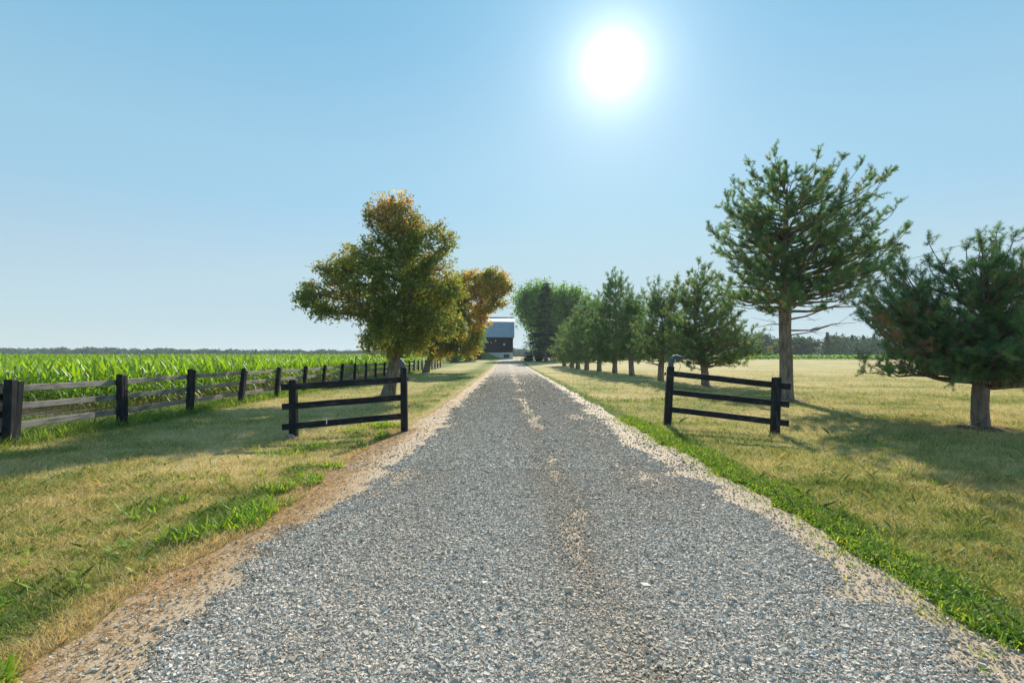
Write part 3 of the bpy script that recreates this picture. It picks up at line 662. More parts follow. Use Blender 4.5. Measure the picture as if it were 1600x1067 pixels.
limb_pine((10.75, d, gz1(10.75, d)), [(0, 0, 0), (0, 0, 1.2), (-.05, 0, 2.6), (-.05, 0, 4.4), (-.05, 0, 6.2), (.05, 0, 8.0)], [.27, .235, .22, .18, .12, .04],
    [(Z_(258), 1.0, 1.1), (Z_(276), 1.5, 1.8), (Z_(300), 2.1, 2.5), (Z_(326), 2.7, 3.1), (Z_(365), 3.0, 3.4), (Z_(400), 2.8, 3.3), (Z_(440), 2.5, 3.1), (Z_(465), 2.2, 3.0), (Z_(480), 2.0, 2.9)], 165, 32,
    'tallest pine with a thick bare lower trunk and bare side branches, right of the driveway', 2.9, .55, .28, 62, .13, .0125, .07, bare=br, slope=(.05, .75), shoots=7, flat=.6, inner=.45, depth=.8)
d = 28.9; Z_ = lambda y: zz(y, 28.9)
limb_pine((11.2, d, gz1(11.2, d)), [(0, 0, 0), (0, 0, .9), (-.25, 0, 1.7), (-.55, 0, 2.8), (-.6, 0, 5.4)], [.23, .20, .15, .11, .04],
    [(Z_(422), .8, .4), (Z_(450), 1.6, 1.2), (Z_(480), 2.0, 2.4), (Z_(520), 1.9, 3.4), (Z_(550), 1.7, 3.0), (Z_(572), 1.2, 2.4)], 115, 33, 'forked light-green pine behind the right gate panel', .9, .50, .26, 42, .16, .016, .16, slope=(.05, .9), shoots=7, inner=.45, flat=.7)
far = [ # x, y, trunk top, profile (pixel height in the photo -> metres), limbs, needle tan share, label
 (10.5, 35, 4.8, [(445, .3, .9), (465, .9, 1.3), (500, 1.4, 1.5), (540, 1.6, 1.4), (566, 1.2, 1.3)], 80, .18, 'pine just left of the right gate post, its round crown touching the forked pine'),
 (10.7, 43.9, 5.4, [(460, .3, .9), (485, .9, 1.2), (520, 1.6, 1.4), (560, 1.3, 1.6)], 70, .05, 'pine with one low branch sticking out towards the gate, beside the tall pine'),
 (10.6, 50.4, 9.0, [(426, .4, .5), (442, 1.0, 1.1), (470, 1.7, 2.3), (500, 2.2, 3.0), (540, 2.2, 2.8), (566, 1.5, 1.5)], 110, .03, 'tall full-crowned pine in the middle of the row'),
 (10.3, 57, 6.6, [(462, .3, .4), (485, 1.1, .9), (525, 1.7, 1.4), (566, 1.4, 1.1)], 60, .06, 'narrow pine just left of the tall pine in the middle of the row'),
 (9.65, 62, 7.4, [(468, .3, .5), (490, 1.0, 1.3), (525, 1.5, 1.5), (566, 1.3, 1.2)], 60, .05, 'pine fourth from the far end of the row'),
 (9.3, 67, 6.2, [(484, .5, .3), (510, 1.2, .9), (540, 1.5, 1.2), (567, 1.1, 1.0)], 50, .12, 'pine third from the far end of the row'),
 (9.35, 73.5, 5.5, [(500, .3, .5), (520, 1.2, .9), (545, 1.4, 1.2), (566, 1.1, 1.0)], 46, .14, 'pine second from the far end of the row'),
 (9.2, 82, 5.6, [(508, .4, .3), (530, 1.5, .8), (550, 2.0, 1.1), (565, 1.6, 1.0)], 50, .24, 'small pale-needled pine at the far end of the row')]
for i, (xx, dd_, hh, pf, nl_, tn_, lab) in enumerate(far):
    g0 = gz1(xx, dd_); k = 1+dd_/60; sg = (-1)**i
    limb_pine((xx, dd_, g0), [(0, 0, 0), (.04*sg, 0, 1.0), (.16*sg, 0, hh*.5), (.1, 0, hh*.92)], [.17+.002*dd_, .15+.0015*dd_, .11, .03], [(zz(y, dd_, g0), l*1.12, r_*1.12) for y, l, r_ in pf], int(nl_*1.5), 40+i, lab,
        .8+.2*(i % 3), .55, .26*k*.75, 32, .11*k, .0125*k, tn_, slope=(.1, .85), shoots=6, inner=.45, flat=.6)

# spruce: drooping tiers to the ground
def spruce(loc, H, Rb, seed, label, group=None):
    rng = np.random.default_rng(seed); root = empty('spruce_tree', loc, 0, label=label, cat='tree', group=group)
    P0, R0 = trunk_path([(0, 0, 0), (0, 0, H*.5), (0, 0, H)], [.38, .22, .03], 20)
    V, F = tube_arrays(P0, R0, 10, .05); vs, fs, o_ = [V], [F], len(V); B, Dv = [], []
    z = 1.6
    while z < H-.3:
        f = 1-z/H; L0 = Rb*f**.8+.25
        for k in range(rng.integers(5, 8)):
            a = rng.uniform(0, 2*pi); L = L0*rng.uniform(.7, 1.12); n = 7
            t = np.linspace(0, 1, n); r = L*t; zz = z+rng.normal(0, .35)+L*(-.34*t+.22*t*t)
            pts = np.stack([np.cos(a)*r, np.sin(a)*r, zz], 1)
            v, fq = tube_arrays(pts, np.linspace(.06*f+.015, .008, n), 4); vs.append(v); fs.append(fq+o_); o_ += len(v)
            m = int(10*L)+4; tt = rng.uniform(.18, 1, m); base = np.stack([np.interp(tt, t, pts[:, q_]) for q_ in range(3)], 1)
            sd = rng.choice([-1, 1], m); w_ = (1-tt*.6)*L*.22
            base += np.stack([-np.sin(a)*sd*w_*rng.random(m), np.cos(a)*sd*w_*rng.random(m), -rng.random(m)*.15], 1)
            dv = np.stack([np.cos(a)+sd*-np.sin(a)*.7, np.sin(a)+sd*np.cos(a)*.7, -.3-rng.random(m)*1.1], 1)
            B.append(base); Dv.append(dv)
        z += .32+.25*f
    mesh_np('trunk', np.concatenate(vs), np.concatenate(fs), M['bark_pine'], None, None, True, parent=root)
    B, Dv = np.concatenate(B), np.concatenate(Dv); Dv /= np.linalg.norm(Dv, axis=1)[:, None]
    col = np.array([[.03, .06, .032]])*rng.uniform(.7, 1.4, len(B))[:, None]
    V, F, C = needles(B, Dv, np.full(len(B), .55), 12, .22, .05, col, rng)
    mesh_np('crown', V, F, M['needle'], C, parent=root)
spruce((8.3, 109, gz1(8.3, 109)), 17.2, 5.6, 60, 'dark pointed spruce at the end of the driveway in front of the big leafy trees')
def green_cols(a, b, c):
    def f(C, rng):
        n = fbm(C[:, 0], C[:, 1], C[:, 2], .25, 22, 3)+rng.normal(0, .1, len(C)); return mixcols(None, n, [.2, .5, .8], [a, b, c])*rng.uniform(.75, 1.2, len(C))[:, None]
    return f
gcols = green_cols([.12, .20, .05], [.19, .30, .07], [.29, .38, .09])
d = 130; g0 = gz1(7.5, d)
broadleaf('leafy_tree', (8.2, d, g0), [(0, 0, 0), (0, 0, 4), (0, 0, 9)], [.5, .4, .2], lobes([(820, 480, 16, 26, 0), (838, 465, 24, 18, 0), (842, 500, 30, 40, 0), (828, 510, 18, 24, 0), (850, 470, 22, 24, 2)], d, 842, 1, g0), 700, 16, .8, .28, gcols, 61, M['green_leaf'],
    'big rounded leafy tree hanging over the end of the drive, left of the spruce', group='big leafy trees at the end of the drive', step=1.0, gap=.47, gs=.28, rtip=.02)
broadleaf('leafy_tree', (16.5, d+4, g0), [(0, 0, 0), (0, 0, 4), (0, 0, 9)], [.5, .4, .2], lobes([(880, 465, 24, 18, 0), (900, 480, 26, 30, 0), (870, 500, 30, 40, 0), (905, 520, 26, 34, 0), (890, 500, 34, 36, 3)], d, 893, 1, g0), 800, 16, .8, .28, gcols, 62, M['green_leaf'],
    'big rounded leafy tree right of the spruce, behind the row of pines', group='big leafy trees at the end of the drive', step=1.0, gap=.47, gs=.28, rtip=.02)
d = 118; g0 = gz1(-7, d)
broadleaf('leafy_tree', (-7.4, d, g0), [(0, 0, 0), (0, 0, 2), (0, 0, 5)], [.22, .16, .08], lobes([(744, 522, 9, 12, 0), (738, 535, 12, 12, 0), (746, 535, 8, 9, 0)], d, 742, 1, g0), 200, 14, .45, .2, gcols, 63, M['green_leaf'], 'small bright green tree standing against the left part of the barn', step=.8, gap=.3, gs=.4, rtip=.02)
d = 125; g0 = gz1(-16, d)
broadleaf('leafy_tree', (-16, d, g0), [(0, 0, 0), (0, 0, 1.5), (0, 0, 3)], [.2, .15, .08], lobes([(690, 535, 14, 13, 0), (700, 542, 12, 10, 0), (680, 545, 10, 8, 0)], d, 690, 1, g0), 200, 14, .5, .22, gcols, 64, M['green_leaf'], 'small green tree beyond the far end of the rail fence', step=.8, gap=.3, gs=.4, rtip=.02)
def shrub(name, loc, rx, rz, n, sz, cols, seed, label, group=None, stem=.05, cat='shrub'):
    g = [(0, 0, rz*1.0, rx, rx, rz)]
    broadleaf(name, loc, [(0, 0, 0), (0, 0, rz*.5), (0, 0, rz)], [stem, stem*.8, stem*.4], g, n, 14, rx*.16, sz, cols, seed, M['green_leaf'], label, cat, group, step=.4, gap=.2, shell=.8, rtip=.01, parts=('stem', 'foliage'))
dk = green_cols([.02, .04, .015], [.035, .065, .02], [.05, .085, .03])
shrub('clipped_bush', (4.95, 116, gz1(4.95, 116)), .85, .55, 90, .12, dk, 65, 'dark clipped bush left of its twin, beside the end of the drive', 'dark clipped bushes')
shrub('clipped_bush', (7.2, 115, gz1(7.2, 115)), .85, .55, 90, .12, dk, 66, 'dark clipped bush right of its twin, beside the spruce trunk', 'dark clipped bushes')
shrub('garden_shrub', (-10.9, 106, gz1(-10.9, 106)), 1.3, 1.2, 110, .15, gcols, 67, 'round green shrub on the lawn beneath the farther maple', None)
shrub('garden_shrub', (-9.2, 118, gz1(-9.2, 118)), 1.0, .9, 80, .15, gcols, 68, 'low green shrub beside the pale boulders', None)

# ------------------------------------------------------------------ far woods and fields
def wood(name, xs_, ys_, hs, rs, leafn, size, cols, seed, label, conifer=0.0, kind='stuff'):
    rng = np.random.default_rng(seed); C = []; S_ = []
    inner_v, inner_f, io = [], [], 0
    for x, y, h, r in zip(xs_, ys_, hs, rs):
        g = rise(y); n = leafn; v = rng.normal(size=(n, 3)); v /= np.linalg.norm(v, axis=1)[:, None]
        if rng.random() < conifer:
            t = rng.random(n); rr = r*.55*(1-t)+.2; p = np.stack([v[:, 0]*rr, v[:, 1]*rr, t*h*1.12], 1)
        else:
            p = v*np.array([r, r, h*.5])*rng.uniform(.82, 1.1, n)[:, None]; p[:, 2] += h*.52
            p += (noise(v[:, 0]*2+x, v[:, 1]*2+y, v[:, 2]*2, 1.5, 4)-.5)[:, None]*v*r*.6
        p[:, 2] = np.maximum(p[:, 2], .1); C.append(p+np.array([x, y, g]))
    C = np.concatenate(C)
    V, F, K = leaves(C, 1, .1, size, cols, rng, .3)
    return mesh_np(name, V, F, M['green_leaf'], K, kind=kind, label=label)
fc = green_cols([.028, .055, .03], [.045, .08, .035], [.07, .105, .045])
n = 420; rx_ = RNG.uniform(-760, 60, n); ry_ = RNG.uniform(560, 650, n); hv = 5.2+3.5*noise(rx_, 0*rx_, 0, .012, 7)+1.6*noise(rx_, 0*rx_, 0, .06, 8)+RNG.normal(0, .7, n)
hv = np.maximum(hv, 4.5); hv[np.abs(rx_+430) < 22] *= .7
wood('far_woods', rx_, ry_, hv, RNG.uniform(5, 8, n), 520, .8, fc, 71, 'distant hazy line of woods beyond the cornfield', .12)
n = 260; rx_ = RNG.uniform(20, 420, n); ry_ = RNG.uniform(255, 300, n); hv = 8.5+5.5*noise(rx_, 0*rx_, 0, .03, 9)+RNG.normal(0, 1, n)
wood('right_woods', rx_, ry_, hv, RNG.uniform(4, 7, n), 520, .6, fc, 72, 'dark line of woods behind the right lawn', .35)
# low crop strip beyond the right lawn
def crop_sheet(name, x0, x1, y0, y1, h, label, n, lsz):
    rng = np.random.default_rng(5); x = rng.uniform(x0, x1, n); y = y0+(y1-y0)*rng.random(n)**1.6
    P = np.stack([x, y, rise(y)+rng.uniform(.1, h, n)], 1)
    V, F, C = leaf_strips(P, rng.uniform(0, 2*pi, n), lsz*rng.uniform(.7, 1.3, n), lsz*.35*np.ones(n), rng.uniform(.4, 1.4, n), rng.uniform(.3, 1, n), np.array([[.10, .22, .03]])*rng.uniform(.6, 1.3, n)[:, None])
    return mesh_np(name, V, F, M['corn'], C, kind='stuff', label=label)
crop_sheet('bean_field', 25, 330, 138, 250, .75, 'bright green low crop strip beyond the right lawn', 60000, .9)

# corn
def corn_variant(rng):
    vs, fs, cs = [], [], []; off_ = 0; H = rng.uniform(1.25, 1.5)
    v, f = tube_arrays(np.array([(0, 0, 0), (.02, 0, H*.5), (0, .02, H)]), np.array([.014, .011, .005]), 3); vs.append(v); fs.append(f); cs.append(np.tile([[.12, .20, .04]], (len(v), 1))); off_ = len(v)
    nl = 10; a0 = rng.uniform(0, pi)
    for k in range(nl):
        z = H*(.14+.84*k/nl); az = a0+(k % 2)*pi+rng.normal(0, .35); L = (.50+.30*sin(pi*k/nl))*rng.uniform(.8, 1.2); up = rng.uniform(.7, 1.2); dr = rng.uniform(.85, 1.5)
        if k > nl-3: up += .6; dr *= .5
        V = []; seg = 4
        for s in range(seg+1):
            t = s/seg; wdt = .078*[.5, 1, .95, .65, .03][s]; r = L*.78*t; zz = z+L*(up*t-dr*t*t)
            c = np.array([cos(az)*r, sin(az)*r, zz]); sd = np.array([-sin(az), cos(az), 0])*wdt/2; V += [c-sd+[0, 0, .012], c+sd+[0, 0, .012]]
        V = np.array(V); F = np.array([[2*s, 2*s+1, 2*s+3, 2*s+2] for s in range(seg)])+off_; vs.append(V); fs.append(F); off_ += len(V)
        base = np.array([.17, .30, .03]) if k > 2 else np.array([.15, .21, .045]); 
        if k == 0 and rng.random() < .6: base = np.array([.32, .26, .10])
        cs.append(np.tile(base*rng.uniform(.65, 1.3), (len(V), 1)))
    return np.concatenate(vs), np.concatenate(fs), np.concatenate(cs)
rng = np.random.default_rng(77); var = [corn_variant(rng) for _ in range(10)]
px_, py_, sc = [], [], []
def rows(y0, y1, sx, sy, scl):
    yy = np.arange(y0, y1, sy)
    for y in yy:
        xs_ = np.arange(-y*1.03-3, -12.3, sx); xs_ = xs_-(xs_[-1]+12.4) if len(xs_) else xs_
        n = len(xs_); px_.append(xs_+rng.normal(0, .03, n)); py_.append(np.full(n, y)+rng.normal(0, sy*.3, n)); sc.append(rng.normal(scl, .07, n))
rows(16.2, 40, .72, .21, 1.0); rows(40, 75, .85, .5, 1.04); rows(75, 160, 2.0, 1.4, 1.05); rows(160, 420, 6.0, 5.0, 1.08)
px_, py_, sc = map(np.concatenate, (px_, py_, sc)); N = len(px_)
sc = .80*sc*(1+.10*(fbm(px_, py_, 0, .06, 5)-.5)*2)
vi = rng.integers(0, 10, N); th = rng.uniform(0, 2*pi, N); cv, cf, cc = [], [], []; off = 0
for k in range(10):
    m = np.where(vi == k)[0]; V, F, C = var[k]; c_, s_ = np.cos(th[m]), np.sin(th[m]); w_ = np.where(py_[m] > 75, 2.4, np.where(py_[m] > 40, 1.35, 1.0))
    x = (V[None, :, 0]*c_[:, None]-V[None, :, 1]*s_[:, None])*(sc[m]*w_)[:, None]+px_[m][:, None]
    y = (V[None, :, 0]*s_[:, None]+V[None, :, 1]*c_[:, None])*(sc[m]*w_)[:, None]+py_[m][:, None]
    z = V[None, :, 2]*sc[m][:, None]+gz(px_[m], py_[m])[:, None]
    cv.append(np.stack([x, y, z], 2).reshape(-1, 3)); cf.append((np.arange(len(m))[:, None, None]*len(V)+F[None]).reshape(-1, 4)+off)
    cc.append((C[None]*rng.uniform(.8, 1.2, len(m))[:, None, None]).reshape(-1, 3)); off += len(m)*len(V)
# leafy canopy mass in the far part of the field, where single plants cannot be told apart
X, Y = np.meshgrid(np.linspace(-900, -13.5, 260), np.concatenate([np.linspace(62, 160, 90), np.linspace(165, 560, 80)])); Z = gz(X, Y)*0+rise(Y)*.6+.95+.22*noise(X, Y, 0, .9, 3)*(Y < 165)+.25*noise(X, Y, 0, .35, 4)
Z[:, -1] = gz(X[:, -1], Y[:, -1])-.05; Z[0, :] = gz(X[0], Y[0])-.05
ny, nx = X.shape; i = np.arange(ny*nx).reshape(ny, nx); F = np.stack([i[:-1, :-1].ravel(), i[:-1, 1:].ravel(), i[1:, 1:].ravel(), i[1:, :-1].ravel()], 1)
cv.append(np.stack([X.ravel(), Y.ravel(), Z.ravel()], 1)); cf.append(F+off); cc.append(np.array([[.10, .20, .03]])*RNG.uniform(.6, 1.2, nx*ny)[:, None]); off += nx*ny
mesh_np('cornfield', np.concatenate(cv), np.concatenate(cf), M['corn'], np.concatenate(cc), kind='stuff', label='field of green corn standing beyond the rail fence')

# ------------------------------------------------------------------ rail fence
fence = empty('rail_fence', (-9.75, 9.9, 0), 0, label='long three-rail post fence with black posts and weathered grey rails along the cornfield', cat='fence')
FX = -9.75
fy = [7.2, 9.95, 12.85, 15.6, 18.6, 21.5, 24.4, 26.9, 29.9, 32.6, 35.2, 37.8, 40.5, 43.2, 45.8, 48.3, 50.9, 53.5, 56.1, 58.6, 61.2, 63.8, 66.3, 69.0, 71.8, 74.6]
def rel(p): return (p[0]-FX, p[1]-9.9, p[2])
fr = random.Random(4); tops = []
for i, y in enumerate(fy):
    g = gz1(FX, y); h = fr.uniform(1.26, 1.36); lx = fr.uniform(-.02, .05) + (.10 if 3 < i < 9 else 0)*fr.uniform(.5, 1.2); ly = fr.uniform(-.03, .05)
    m = MB()
    if i == 1:
        m.bar(rel((FX+.06, y, g-.1)), rel((FX+.06+.03, y+.02, g+h)), .17, .17, (0, 1, 0), .03)
        m.bar(rel((FX-.13, y-.03, g-.1)), rel((FX-.13, y-.03, g+h-.06)), .16, .14, (0, 1, 0), .03)
    else:
        m.tube([rel(p) for p in ((FX+.05, y, g-.1), (FX+.05+lx*.5, y+ly*.5, g+h*.5), (FX+.05+lx, y+ly, g+h-.02), (FX+.05+lx, y+ly, g+h))], [.088, .083, .078, .060], 10, True, .06, i)
    m.build('post', M['post'], fence, smooth=False)
    m = MB(); hb = h-fr.uniform(.03, .10)
    m.bar(rel((FX+.05, y+.17, g+.03)), rel((FX+.06+lx, y+.17+ly, g+hb)), .05, .12, (0, 1, 0), .006)
    m.build('batten', M['post'], fence)
    tops.append((g, lx, ly))
hts = (1.10, .74, .36)
for i in range(len(fy)-1):
    for k, hz in enumerate(hts):
        m = MB(); a = (FX-.035+tops[i][1]*hz*.7, fy[i]+.03, tops[i][0]+hz+fr.uniform(-.015, .015)); b = (FX-.035+tops[i+1][1]*hz*.7, fy[i+1]+.02, tops[i+1][0]+hz+fr.uniform(-.02, .02))
        m.bar(rel(a), rel(b), .034, .125, (0, 0, 1), .006, .003); m.build('rail', M['rail'], fence)

# ------------------------------------------------------------------ gate panels
def gate(loc, posts, rails, label, fix, railtag=None):
    root = empty('gate_panel', loc, 0, label=label, cat='fence panel', group='black three-rail panels flanking the driveway')
    R = lambda p: (p[0]-loc[0], p[1]-loc[1], p[2]-loc[2])
    for (x, y, x2, h, wd) in posts:
        g = gz1(x, y); m = MB(); m.bar(R((x, y, g-.1)), R((x2, y, g+h)), wd, wd*.95, (0, 1, 0), .02, .002, .94); m.build('post', M['post'], root)
    for a, b in rails:
        m = MB(); m.bar(R(a), R(b), .04, .135, (0, 0, 1), .006, .003); m.build('rail', M['gate_rail'], root)
    return root, R
dR, dL = 11.55, 11.15; gl = gz1(-4.65, dL); gr = gz1(-2.3, dR)
gate_l, R1 = gate((-3.5, 11.35, gz1(-3.5, 11.35)), [(-4.66, dL+.04, -4.67, 1.24, .165), (-2.30, dR-.03, -2.32, 1.44, .15)],
    [((-4.88, dL-.085, 1.02), (-2.37, dR-.02, 1.165)), ((-4.86, dL-.085, .60), (-2.37, dR-.02, .765)), ((-4.86, dL-.085, .16), (-2.37, dR-.02, .345))], 'black three-rail panel left of the driveway, its rails tilting down to the left', 0)
def sagwire(a, b, sag, n=9):
    a, b = Vector(a), Vector(b); return [a.lerp(b, k/(n-1))+Vector((0, 0, -sag*4*(k/(n-1))*(1-k/(n-1)))) for k in range(n)]
# fixture on the left panel's post: short upright lamp with a bright bevelled cap
m = MB(); x, y, z = -2.335, dR-.03, gr+1.44
m.tube([R1(p) for p in ((x-.02, y, z-.02), (x-.03, y, z+.10), (x-.05, y, z+.17), (x-.07, y, z+.20))], [.055, .052, .045, .02], 10)
m.bar(R1((x-.06, y-.04, z+.20)), R1((x+.06, y-.04, z+.07)), .05, .02, (0, 0, 1), .004)
m.build('post_light', M['fixture'], gate_l, label='small grey metal light fixture with a slanted cover on the post top')
m = MB(); m.tube([R1(p) for p in ((x+.07, y-.05, gr+1.18), (x+.11, y-.05, gr+1.19), (x+.12, y-.05, gr+1.22))], [.012, .015, .012], 6); m.tube([R1(p) for p in ((x+.12, y-.05, gr+1.15), (x+.12, y-.05, gr+1.23))], .018, 6)
m.build('insulator', M['wire'], gate_l)
m = MB(); m.bar(R1((-3.94, dL+.04, .21)), R1((-3.94, dL+.04, .335)), .022, .012, (0, 1, 0), .003); m.build('plastic_strip', M['white_tag'], gate_l, label='narrow white strip on the bottom rail')
dl2, dr2 = 12.75, 11.25; g1 = gz1(4.0, dl2); g2 = gz1(5.9, dr2)
gate_r, R2 = gate((4.95, 12.0, gz1(4.95, 12)), [(3.99, dl2, 4.08, 1.46, .165), (5.90, dr2+.03, 5.94, 1.26, .17)],
    [((4.15, dl2-.06, 1.255), (6.16, dr2-.14, 1.03)), ((4.12, dl2-.06, .80), (6.13, dr2-.14, .645)), ((4.09, dl2-.06, .37), (6.12, dr2-.14, .235))], 'black three-rail panel right of the driveway, in front of the pines', 1)
m = MB(); x, y, z = 4.08, dl2, g1+1.44
m.tube([R2(p) for p in ((x-.0, y, z-.02), (x+.005, y, z+.10), (x+.03, y, z+.20), (x+.09, y-.01, z+.255), (x+.15, y-.02, z+.25))], [.072, .066, .058, .055, .05], 12)
m.tube([R2(p) for p in ((x+.12, y-.02, z+.27), (x+.30, y-.03, z+.225), (x+.36, y-.03, z+.205))], [.05, .038, .02], 10)
m.tube([R2(p) for p in ((x+.16, y-.02, z+.24), (x+.17, y-.02, z+.15), (x+.17, y-.02, z+.12))], [.05, .045, .03], 10)
m.build('post_light', M['fixture'], gate_r, smooth=True, label='bent grey metal lamp head drooping from the post top')
m = MB(); pts = [(x+.19, y-.02, z+.15), (x+.225, y-.03, z+.08), (x+.23, y-.03, z+.0), (x+.20, y-.03, z-.07), (x+.15, y-.03, z-.11), (x+.07, y-.03, z-.12)]
m.tube([R2(p) for p in pts], .006, 5); m.build('wire', M['wire'], gate_r)
m = MB(); m.tube([R2(p) for p in ((x-.16, y-.03, z-.17), (x-.12, y-.03, z-.16), (x-.06, y-.03, z-.16))], .01, 6); m.tube([R2(p) for p in ((x-.155, y-.03, z-.20), (x-.145, y-.03, z-.12))], .02, 6)
m.tube([R2(p) for p in ((x-.10, y-.03, z-.13), (x-.14, y-.03, z-.02), (x-.12, y-.03, z+.08), (x-.05, y-.03, z+.10))], .005, 4)
m.build('insulator', M['wire'], gate_r)
# stones
def rock(name, c, r, mat, label, seed, cat='rock', group=None):
    rr = np.random.default_rng(seed); vs = []; nlat, nlon = 9, 14
    import itertools
    for i in range(nlat+1):
        for j in range(nlon):
            th_, ph_ = pi*i/nlat, 2*pi*j/nlon; v = np.array([sin(th_)*cos(ph_), sin(th_)*sin(ph_), cos(th_)])
            k = 1+.45*(noise(np.array([v[0]+seed*3.]), np.array([v[1]]), v[2], 1.8, seed)[0]-.5)
            vs.append(v*k*np.array(r))
    fs = [(i*nlon+j, i*nlon+(j+1) % nlon, (i+1)*nlon+(j+1) % nlon, (i+1)*nlon+j) for i in range(nlat) for j in range(nlon)]
    o = mesh_np(name, np.array(vs), np.array(fs), M[mat], smooth=False, label=label, cat=cat, group=group); o.location = (c[0], c[1], gz1(c[0], c[1])+r[2]*.45); return o
rock('stone', (-4.64, 10.93), (.11, .08, .07), 'rock', 'small brown stone at the foot of the left gate panel\'s outer post', 1)
rock('stone', (-2.62, 5.35), (.05, .035, .022), 'pale_rock', 'small pale stone in the grass at the left edge of the driveway', 2)
gb = 118
for i, (x, y, r) in enumerate([(-8.9, 120, (.95, .7, 1.0)), (-8.0, 121, (.6, .6, 1.2)), (-7.6, 119, (.45, .4, .35))]):
    rock('boulder', (x, y), r, 'pale_rock', ['wide pale grey boulder left of the others near the barn ramp', 'tall pale grey boulder between the other two near the barn ramp', 'smallest and lowest whitish boulder near the barn ramp'][i], 5+i, group='pale boulders near the barn ramp')
# mulch rings under the near trees
def mound(x, y, r, seed):
    a = np.linspace(0, 2*pi, 40, endpoint=False); V = []; 
    for k, t in enumerate((0, .25, .5, .75, 1.0)):
        rr = r*t*(1+.25*(noise(np.cos(a)*2+seed, np.sin(a)*2, 0, 1, 3)-.5)*2) if t else 0*a
        V.append(np.stack([x+np.cos(a)*rr, y+np.sin(a)*rr*.8, gz(x+np.cos(a)*rr, y+np.sin(a)*rr*.8)+.05*(1-t)**.7+(.012 if t < 1 else -.01)+(noise(np.cos(a)*9, np.sin(a)*9, t*9, 1, 3)-.5)*.02*(t < 1)], 1))
    V = np.concatenate(V); F = np.array([(k*40+i, k*40+(i+1) % 40, (k+1)*40+(i+1) % 40, (k+1)*40+i) for k in range(4) for i in range(40)])
    mesh_np('soil_patch', V, F, M['soil'], smooth=True, kind='structure', label='bare brown soil under a tree trunk')
for a in ((11.2, 12.1, .75, 1), (10.75, 19.7, .9, 2), (11.2, 28.9, .9, 3), (-5.2, 22.3, .7, 4), (-10.9, 106, 1.6, 6)): mound(*a)

# ------------------------------------------------------------------ utility pole and line
up = empty('utility_pole', (27.3, 28, gz1(27.3, 28)), 0, label='grey wooden utility pole rising behind the low spreading pine', cat='utility pole')
m = MB(); m.tube([(.1, 0, -.2), (-.35, 0, 4), (-.68, 0, 8.05)], [.20, .17, .145], 12); m.build('pole', M['pole'], up)
m = MB(); m.tube([(-.86, 0, 8.0), (-.86, 0, 8.2)], .05, 8); m.tube([(-.70, 0, 8.0), (-.86, 0, 8.08)], .02, 6); m.build('insulator', M['wire'], up)
m = MB(); P_ = Vector((27.3-.86, 28, gz1(27.3, 28)+8.2))
m.tube(sagwire(P_, P_+Vector((32, 6, 3.0)), .5, 16), .012, 5); m.tube(sagwire(P_, P_+Vector((-9, 70, 0)), 1.2, 20), .012, 5)
m.build('power_line', M['wire'], None, label='thin overhead wire running from the utility pole', cat='power line')

# ------------------------------------------------------------------ barn
q = NT('barn_board_mat'); wv = q.n("TexWave"); wv.wave_type = 'BANDS'; wv.bands_direction = 'X'; wv.inputs['Scale'].default_value = 1.6; wv.inputs['Distortion'].default_value = .3; q.l(q.obj(), wv.inputs[0])
nb = q.noise(1.0, q.mapped((3, 3, .4)), 4); M['barn'] = q.pbr(q.mix(nb, (.010, .012, .018), (.030, .032, .038)), .85, q.bump(wv.outputs['Fac'], .8, .03), .2)
q = NT('barn_roof_mat'); wv = q.n("TexWave"); wv.wave_type = 'BANDS'; wv.bands_direction = 'X'; wv.inputs['Scale'].default_value = 1.0; q.l(q.obj(), wv.inputs[0])
M['roof'] = q.pbr(q.ramp(q.noise(.6, None, 4), [(.3, (.30, .33, .37)), (.7, (.40, .42, .45))]), .38, q.bump(wv.outputs['Fac'], .7, .04), .5, .35)
M['concrete'] = plain('whitewashed_wall_mat', (.50, .52, .55), (.72, .73, .75), 1.2, .9)
M['glass'] = plain('dark_pane_mat', (.02, .025, .04), (.05, .06, .09), 2, .2, 0, .5)
M['letter'] = plain('white_letter_mat', (.7, .7, .7), (.85, .85, .85), 4)
by = 150.0; g = rise(150)
barn = empty('barn', (-7, by, g), 0, label='black-boarded gambrel barn with a grey metal roof at the end of the driveway', cat='barn')
x0, x1 = -10.5, 8.75; dep = 12.0
m = MB(); m.box(((x0+x1)/2, dep/2, .95), (x1-x0, dep, 2.1)); m.build('foundation', M['concrete'], barn)
m = MB()
prof = [(-.05, 1.98), (-.05, 6.55), (2.4, 10.9), (dep/2, 12.3), (dep-2.4, 10.9), (dep+.05, 6.55), (dep+.05, 1.98)]
vs = [(x, y, z) for x in (x0-.05, x1+.05) for y, z in prof]; n7 = len(prof)
fs = [tuple(range(n7-1, -1, -1)), tuple(range(n7, 2*n7))]+[(i, (i+1) % n7, n7+(i+1) % n7, n7+i) for i in range(n7)]
m.add(vs, fs); m.build('wall', M['barn'], barn)
m = MB()
rp = [(-.55, 6.35), (2.25, 11.05), (dep/2, 12.55), (dep-2.25, 11.05), (dep+.55, 6.35)]
th_ = .14
for a, b in zip(rp[:-1], rp[1:]):
    n_ = Vector((0, -(b[1]-a[1]), b[0]-a[0])).normalized()*th_; e = .45
    v8 = [(x, p[0]+o*n_.y, p[1]+o*n_.z) for x in (x0-e, x1+e) for p in (a, b) for o in (0, 1)]
    m.add(v8, [(0, 1, 3, 2), (4, 6, 7, 5), (0, 4, 5, 1), (2, 3, 7, 6), (1, 5, 7, 3), (0, 2, 6, 4)])
roof = m.build('roof', M['roof'], barn)
m = MB(); m.bar((x0-.5, dep/2, 12.72), (x1+.5, dep/2, 12.72), .5, .1); m.build('ridge_cap', M['roof'], roof)
